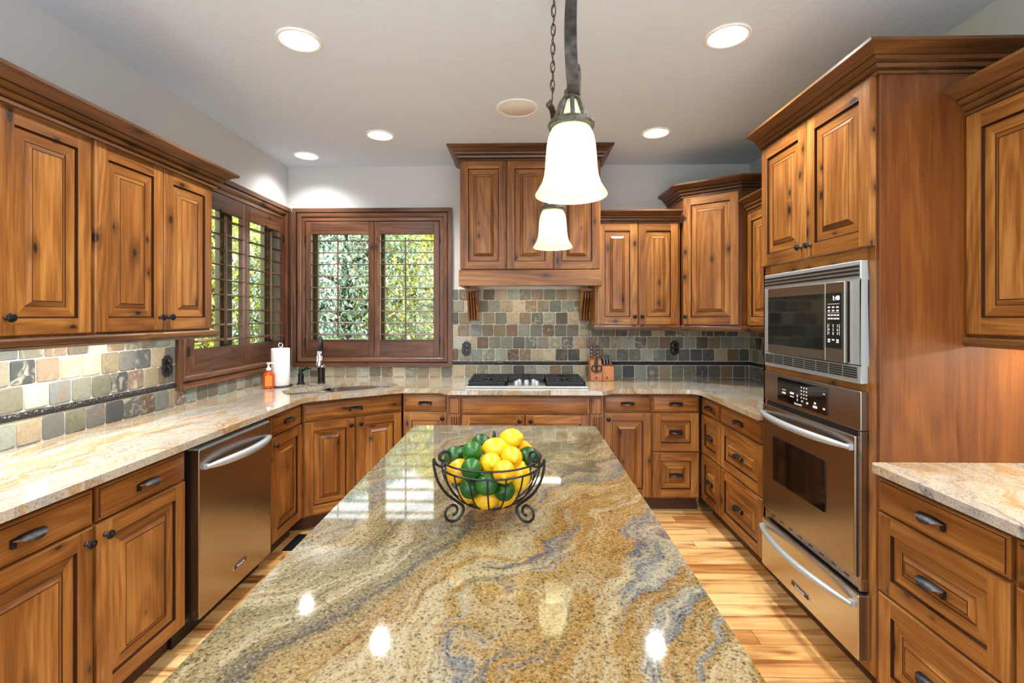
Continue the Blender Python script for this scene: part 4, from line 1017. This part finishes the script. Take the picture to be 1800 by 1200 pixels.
MB().box(-.012, .012, -.006, .008, .03, .10).build('shank', BPL, root, bevel=.003)

# ------------------------------------------------------------------ ceiling lights and speaker
def can(label, x, y, grp='recessed ceiling lights', k=1):
    r = thing('recessed_light', label, 'ceiling light', (x, y, ZC), 0, grp)
    MB().lathe([(.084, .002), (.103, -.0005), (.103, -.005), (.098, -.009), (.088, -.008), (.0825, .0), (.0835, .004)], n=48, caps=False).build('trim_ring', WHT, r, smooth=40)
    MB().lathe([(.0835, .003), (.060, .045), (.058, .050), (.052, .050)], n=40, caps=False).build('baffle', WHT, r, smooth=40)
    MB().lathe([(.054, .052), (.054, .049), (.05, .047), (0, .045)], n=32).build('lens', LMP, r, smooth=60)
    d = bpy.data.lights.new('ceiling_spot', 'SPOT'); d.energy = P_CAN*k; d.spot_size = math.radians(135); d.spot_blend = .9; d.shadow_soft_size = .045; d.color = (1, .985, .96)
    o = bpy.data.objects.new('ceiling_spot', d); COL.objects.link(o); o.location = (x, y, ZC-.03)
    return r
can('large recessed light at the upper left of the ceiling', -1.058, 2.276)
can('recessed light in the ceiling left of the range hood', -1.028, 3.484)
can('small recessed light in the ceiling corner above the sink', -1.759, 3.916, k=.38)
can('large recessed light at the upper right of the ceiling, near the tall oven cabinet', .963, 2.285)
can('recessed light in the ceiling right of the range hood', .959, 3.481)
for x, y in ((-1.05, 1.05), (.96, 1.05), (-1.05, -.3), (.96, -.3)):  # extra unseen ceiling spots added to light the room, no fixtures around them
    d = bpy.data.lights.new('ceiling_spot', 'SPOT'); d.energy = P_CAN; d.spot_size = math.radians(135); d.spot_blend = .9; d.shadow_soft_size = .045; d.color = (1, .985, .96)
    o = bpy.data.objects.new('ceiling_spot', d); COL.objects.link(o); o.location = (x, y, ZC-.03)
root = thing('ceiling_speaker', 'round grey flush speaker in the ceiling beside the pendant lamp', 'speaker', (-.028, 3.05, ZC))
MB().lathe([(.135, -.0005), (.135, -.005), (.128, -.009), (.114, -.008), (.112, -.004)], n=48, caps=False).build('rim', WHT, root)
MB().lathe([(.114, -.003), (.11, -.0065), (0, -.009)], n=48).build('grille', GRL, root, smooth=60)

# ------------------------------------------------------------------ pendant fixture over the island
root = thing('island_pendant', 'two-shade wrought iron pendant over the island with cream bell shades and chain', 'pendant light', (.14, 1.9, ZC))
def rel(p): return (p[0]-.14, p[1]-1.9, p[2]-ZC)
SHP = [(.098, .004), (.1, .0), (.101, .004), (.093, .017), (.083, .034), (.0765, .055), (.073, .08), (.071, .11), (.0685, .14), (.064, .165), (.055, .186), (.042, .198), (.03, .203)]
def lampset(x, y, zb, first):
    c = rel((x, y, zb))
    mb = MB(); mb.lathe(SHP+[(r-.003, z-.002) for r, z in SHP[::-1][1:-1]]+[SHP[0]], n=48, caps=False); 
    sh = mb.build('lamp_shade', SHD, root, c, smooth=60)
    b_ = MB().sphere((0, 0, .115), .022, seg=16, scale=(1, 1, 1.3)).build('bulb', BULB, sh, smooth=60)
    MB().lathe([(.05, .190), (.064, .192), (.066, .199), (.062, .207), (.048, .214), (.042, .216)], n=40, caps=False).build('collar', AGED, root, c, smooth=40)
    mb = MB(); prof = [(.043, .212), (.041, .226), (.034, .245), (.028, .262), (.020, .272)]
    for k in range(8):
        a = 2*PI*k/8; mb.tube([((r)*math.cos(a), r*math.sin(a), z) for r, z in prof], .006, 6)
    mb.lathe([(.021, .266), (.027, .270), (.024, .278), (.018, .281), (.020, .285), (.018, .289), (.020, .293), (.017, .298), (0, .300)], n=24)
    cg = mb.build('socket_cage', AGED, root, c, smooth=40)
    MB().lathe([(.034, .214), (.031, .235), (.022, .262), (.018, .268)], n=24).build('inner_cup', SHD, root, c, smooth=40)
zb = 1.785
N_, F_ = (.138, 1.36), (.158, 2.48)
lampset(*N_, zb, True); lampset(*F_, zb+.012, False)
def spline(pts, n=8):
    P_ = [Vector(p) for p in pts]; out = []
    for i in range(len(P_)-1):
        p0, p1, p2, p3 = P_[max(i-1, 0)], P_[i], P_[i+1], P_[min(i+2, len(P_)-1)]
        for k in range(n):
            t = k/n; out.append(.5*((2*p1)+(p2-p0)*t+(2*p0-5*p1+4*p2-p3)*t*t+(3*p1-p0-3*p2+p3)*t**3))
    out.append(P_[-1]); return out
zt = zb+.295
pts = [(.146, 1.40, zt-.02), (.141, 1.335, zt-.01), (.132, 1.30, zt+.06), (.130, 1.30, zt+.14), (.138, 1.36, zt+.25), (.156, 1.48, zt+.38), (.172, 1.62, zt+.52), (.165, 1.75, ZC-.02)]
MB().tube([rel(p) for p in spline(pts)], (.023, .008), 4, flat=(1, 0, 0)).build('arm', AGEDD, root, smooth=40)
pts = [(.150, 1.385, zt-.005), (.160, 1.40, zt-.01), (.164, 1.405, zt+.03), (.163, 1.40, zt+.075), (.159, 1.39, zt+.085), (.157, 1.385, zt+.072)]
MB().tube([rel(p) for p in spline(pts, 5)], (.009, .006), 4, flat=(1, 0, 0)).build('scroll', AGED, root, smooth=40)
zt2 = zb+.305
pts = [(.160, 2.44, zt2-.005), (.160, 2.50, zt2+.03), (.162, 2.52, zt2+.12), (.160, 2.45, zt2+.22), (.152, 2.32, zt2+.285), (.138, 2.21, zt2+.30), (.120, 2.14, zt2+.29)]
MB().tube([rel(p) for p in spline(pts)], (.018, .008), 4, flat=(1, 0, 0)).build('arm', AGEDD, root, smooth=40)
mb = MB().sphere(rel((.118, 2.135, zt2+.29)), .012); mb.tube([rel((.128, 2.15, zt2+.29)), rel((.128, 2.15, zt2+.315))], .008, 10); mb.build('finial', AGED, root, smooth=50)
mb = MB(); cs = Vector((.1335, 2.13, zt2+.335)); ce_ = Vector((.131, 2.0, ZC-.012)); nl = 11
dirv = (ce_-cs).normalized()
for k in range(nl):
    c = cs+(ce_-cs)*(k/(nl-1)); a = Vector((1, 0, 0)) if k % 2 else Vector((0, 1, 0)); a = (a-dirv*a.dot(dirv)).normalized()
    big = 1.3 if k == 0 else 1
    mb.tube([rel(c+dirv*(.0175*big*math.cos(t)+(.005 if math.cos(t) > 0 else -.005))+a*(.0085*math.sin(t))) for t in [2*PI*i/14 for i in range(14)]], .0023, 6, closed=True)
mb.tube([rel(cs+(ce_-cs)*t+Vector((.006*math.sin(t*40), 0, 0))) for t in [i/60 for i in range(61)]], .0016, 5)
mb.build('chain', AGEDD, root, smooth=60)
MB().lathe([(.115, 0), (.113, -.008), (.09, -.016), (.02, -.020), (0, -.02)], rel((.15, 1.87, ZC-.0005)), n=40).build('canopy', AGEDD, root, smooth=40)

# ------------------------------------------------------------------ wire fruit bowl and fruit
BC = Vector((-.083, 1.30)); BZ0 = .914
root = thing('fruit_bowl', 'black wire fruit bowl with scrolled legs on the island', 'fruit bowl', (BC.x, BC.y, BZ0))
def ringpath(r, z, n=48): return [(r*math.cos(2*PI*k/n), r*math.sin(2*PI*k/n), z) for k in range(n)]
BOWL = [(.134, .158), (.133, .138), (.124, .105), (.106, .072), (.078, .046), (.046, .034), (.03, .031)]
for r, z in ((.134, .158), (.133, .138), (.046, .033)): MB().tube(ringpath(r, z), .0028, 8, closed=True).build('rim_ring', IRON, root, smooth=60)
for k in range(18):
    a = 2*PI*(k+.5)/18
    MB().tube([tuple(q) for q in spline([(r*math.cos(a), r*math.sin(a), z) for r, z in BOWL[1:6]], 4)], .0021, 6).build('wire', IRON, root, smooth=60)
def scroll(cx, cz, r0, r1, a0, a1, n=26): return [(cx+(r0+(r1-r0)*i/n)*math.cos(a0+(a1-a0)*i/n), cz+(r0+(r1-r0)*i/n)*math.sin(a0+(a1-a0)*i/n)) for i in range(n+1)]
top = scroll(.139, .175, .008, .024, 3.4*PI-PI*2.4-1.0*PI, 0, 10)
top = scroll(.138, .172, .007, .026, -2.6*PI+2*PI*0, 0, 30)[::1]
# angle rises from -2.6pi to 0 : ends on the outer side
body = [(.163, .150), (.152, .112), (.128, .076), (.100, .052), (.083, .036), (.082, .022)]
foot = scroll(.112, .0285, .030, .008, PI*.95, PI*.95+PI*2.55, 30)
prof = top+[(q[0], q[1]) for q in spline([(p[0], p[1], 0) for p in [top[-1]]+body+[foot[0]]], 5)][1:-1]+foot
for a in (math.radians(212), math.radians(328), math.radians(90)):
    MB().tube([(r*math.cos(a), r*math.sin(a), z+.0035) for r, z in prof], .0036, 8).build('leg', IRON, root, smooth=60)
# fruit: pixel-free placement, offsets from the bowl centre (x, y, height above worktop), kind, label
def lemon_mesh():
    mb = MB(); prof = []
    for k in range(25):
        t = k/24; a = PI*t; r = .0285*math.sin(a)**.85; z = -.037*math.cos(a)
        if t < .1 or t > .9: r *= 1.0
        prof.append((max(r, 0), z))
    prof = [(0, -.0405), (.004, -.040), (.0065, -.037), (.010, -.034), (.0165, -.0295), (.023, -.022), (.0273, -.012), (.0288, 0), (.0275, .012), (.0235, .0215), (.0175, .0285), (.012, .0325), (.009, .036), (.0075, .0395), (.004, .042), (0, .0425)]
    mb.lathe(prof, n=28)
    for v in mb.bm.verts:
        nn = mnoise.noise(v.co*55)*.0009; v.co += v.co.normalized()*nn
    return mb
def lime_mesh():
    mb = MB(); prof = [(0, -.0305), (.003, -.0305), (.008, -.0285), (.016, -.0238), (.0225, -.016), (.0263, -.007), (.0272, .002), (.0255, .0115), (.0205, .02), (.013, .0262), (.0065, .0292), (.0035, .0315), (0, .032)]
    mb.lathe(prof, n=28)
    for v in mb.bm.verts: v.co += v.co.normalized()*mnoise.noise(v.co*60)*.0006
    return mb
FR = [  # px, py in a crop of the bowl (1473 wide), y offset, kind, rotation, label
 (545, 400, -.035, 'lime', (1.2, .3, .4), 'large dark lime at the upper left of the fruit pile'),
 (768, 372, -.005, 'lemon', (.2, 1.5, .15), 'pale lemon lying sideways at the top centre of the fruit pile'),
 (935, 300, .03, 'lemon', (.3, 1.2, -.3), 'topmost yellow lemon in the bowl'),
 (630, 325, .055, 'lime', (.6, 1.3, 0), 'green lime at the back of the bowl, left of the rear wire pin'),
 (1068, 372, .05, 'lemon', (.8, .9, .2), 'lemon at the back right of the pile, under the topmost lemon'),
 (1120, 455, -.005, 'lime', (1.0, .5, .6), 'light green lime behind the right wire scroll'),
 (365, 450, .0, 'lime', (.4, 1.1, .2), 'green lime behind the left wire scroll'),
 (725, 520, -.05, 'lemon', (1.3, .4, .1), 'round pale lemon at the centre of the pile, just above the rim'),
 (930, 470, -.035, 'lemon', (1.45, .0, .25), 'orange-yellow lemon with its stem end showing, right of centre'),
 (540, 580, -.075, 'lime', (1.3, .2, .0), 'dark lime resting against the front rim wires on the left'),
 (390, 590, -.05, 'lemon', (.3, .9, .5), 'orange-yellow lemon at the left end of the front rim'),
 (860, 635, -.09, 'lemon', (1.5, .1, 0), 'lemon behind the front rim wires, right of centre'),
 (1055, 670, -.055, 'lemon', (.1, .15, .3), 'upright orange-yellow lemon at the right side of the bowl'),
 (505, 780, -.075, 'lime', (1.1, .5, .2), 'lime low at the left, behind the side wires'),
 (680, 735, -.095, 'lime', (.2, 1.5, .1), 'ribbed lime at the middle front below the rim'),
 (930, 815, -.075, 'lime', (1.4, .4, -.3), 'lime low at the right front of the bowl'),
 (765, 880, -.07, 'lemon', (-2.6, .15, 0), 'lemon pointing downward at the bottom centre of the bowl'),
 (625, 880, -.05, 'lemon', (.6, 1.2, .3), 'greenish lemon low on the left of the bottom centre'),
 (430, 800, -.03, 'lemon', (.2, .5, .1), 'lemon low at the far left of the bowl'),
 (1150, 640, .02, 'lime', (.5, .9, .2), 'lime half hidden behind the right side wires'),
 (330, 670, .02, 'lime', (.8, .4, .2), 'dark lime half hidden behind the left side wires'),
 (880, 880, -.02, 'lemon', (.7, 1.0, .2), 'lemon mostly hidden at the bottom right of the bowl'),
]
fth = math.atan(17.5/850)
pos = []
for px_, py_, dy, kind, rot, lab in FR:
    u, v = 730+px_/5.456, 720+py_/5.456; Y = BC.y+dy
    kx = (u-900)/850; ang = math.atan(kx)-fth; X = Y*math.tan(ang); zc_ = -X*math.sin(fth)+Y*math.cos(fth)
    pos.append(Vector((X, Y, 1.449-(v-555)/850*zc_)))
for _ in range(6):
    pos.append(Vector((BC.x+rng.uniform(-.05, .05), BC.y+rng.uniform(0, .08), BZ0+rng.uniform(.07, .12))))
def rlim(h):
    if h > .14: return .128
    for (r1, z1), (r0, z0) in zip(BOWL, BOWL[1:]):
        if z0 <= h <= z1: return r0+(r1-r0)*(h-z0)/(z1-z0)
    return .03
nv = len(FR)
for it in range(160):
    for i in range(len(pos)):
        for j in range(i):
            d = pos[i]-pos[j]; L = d.length; mn = .053
            if L < mn and L > 1e-6:
                d = d/L; d = Vector((d.x*.7, d.y*1.6, d.z*.7)); d.normalize(); q = (mn-L)*.25
                pos[i] += d*q; pos[j] -= d*q
    for p in pos:
        h = p.z-BZ0; rl = max(.012, rlim(max(.03, h-.010))-(.036 if pos.index(p) < nv and FR[pos.index(p)][3] == 'lemon' else .030)); xy = Vector((p.x-BC.x, p.y-BC.y))
        if xy.length > rl and h < .185: xy = xy.normalized()*rl; p.x, p.y = BC.x+xy.x, BC.y+xy.y
        if h < .062: p.z = BZ0+.062
lm_me = lemon_mesh().build('lemon', LEM, smooth=60); li_me = lime_mesh().build('lime', LIM, smooth=60)
first = {'lemon': lm_me, 'lime': li_me}; used = set()
for (px_, py_, dy, kind, rot, lab), p in zip(FR, pos):
    if kind in used: o = first[kind].copy(); COL.objects.link(o)
    else: o = first[kind]; used.add(kind)
    o.location = p; o.rotation_euler = rot; tag(o, lab, kind, 'lemons and limes in the wire bowl')

# ------------------------------------------------------------------ trees outside
def tree(label, x, y, h, r, mat, kind, seed, nleaf, leafs):
    g = random.Random(seed)
    root = thing('garden_tree', label, 'tree', (x, y, -.3), 0, 'trees outside the windows')
    mb = MB(); mb.tube([(0, 0, 0), (.05, 0, h*.3), (-.04, .03, h*.6), (0, 0, h*.95)], [.16, .13, .08, .02], 10)
    for k in range(14):
        a = g.uniform(0, 2*PI); z = h*g.uniform(.15, .8); L = r*g.uniform(.5, .9)
        mb.tube([(0, 0, z), (L*.5*math.cos(a), L*.5*math.sin(a), z+.15), (L*math.cos(a), L*math.sin(a), z+g.uniform(-.2, .4))], [.05, .03, .012], 6)
    mb.build('trunk', BARK, root, smooth=60)
    mb = MB(); bm = mb.bm
    for k in range(nleaf):
        z = g.uniform(.05, 1.0)
        if kind == 'cone': rad = r*(1.05-z)*math.sqrt(g.random())
        else: rad = r*math.sqrt(max(.02, 1-(2*z-1)**2))*math.sqrt(g.random())
        a = g.uniform(0, 2*PI); c = Vector((rad*math.cos(a), rad*math.sin(a), h*z))
        nrm = mnoise.noise(c*1.3)
        if nrm < -.3: continue
        s = leafs*g.uniform(.6, 1.4); q = Matrix.Rotation(g.uniform(0, 2*PI), 3, 'Z') @ Matrix.Rotation(g.uniform(-1.2, 1.2), 3, 'X')
        pts_ = ((-s*.45, 0, 0), (0, -s, .15*s), (s*.45, 0, 0), (0, s, .15*s))
        bm.faces.new([bm.verts.new(c+q @ Vector(p)) for p in pts_])
    mb.build('crown', mat, root, smooth=0, weld=False, recalc=False)
tree('blue-green bushy tree outside the left half of the back window', -3.0, 8.2, 3.7, 1.8, LF1, 'round', 1, 30000, .045)
tree('yellow-green leafy tree outside the right half of the back window', -1.3, 9.0, 3.7, 1.8, LF2, 'round', 2, 26000, .045)
tree('autumn-coloured tree behind the two nearer trees beyond the back window', -2.4, 12.2, 4.4, 2.4, LF3, 'round', 3, 20000, .06)
tree('yellow-green tree outside the left wall window, nearest the house', -5.2, 7.2, 5, 1.7, LF2, 'round', 4, 24000, .045)
tree('blue-green spruce farther off outside the left wall window', -6.6, 10.0, 7, 2.2, LF1, 'cone', 5, 12000, .06)
tree('autumn-coloured tree at the far left outside the left wall window', -8.2, 8.6, 5.5, 2.2, LF3, 'round', 6, 12000, .06)
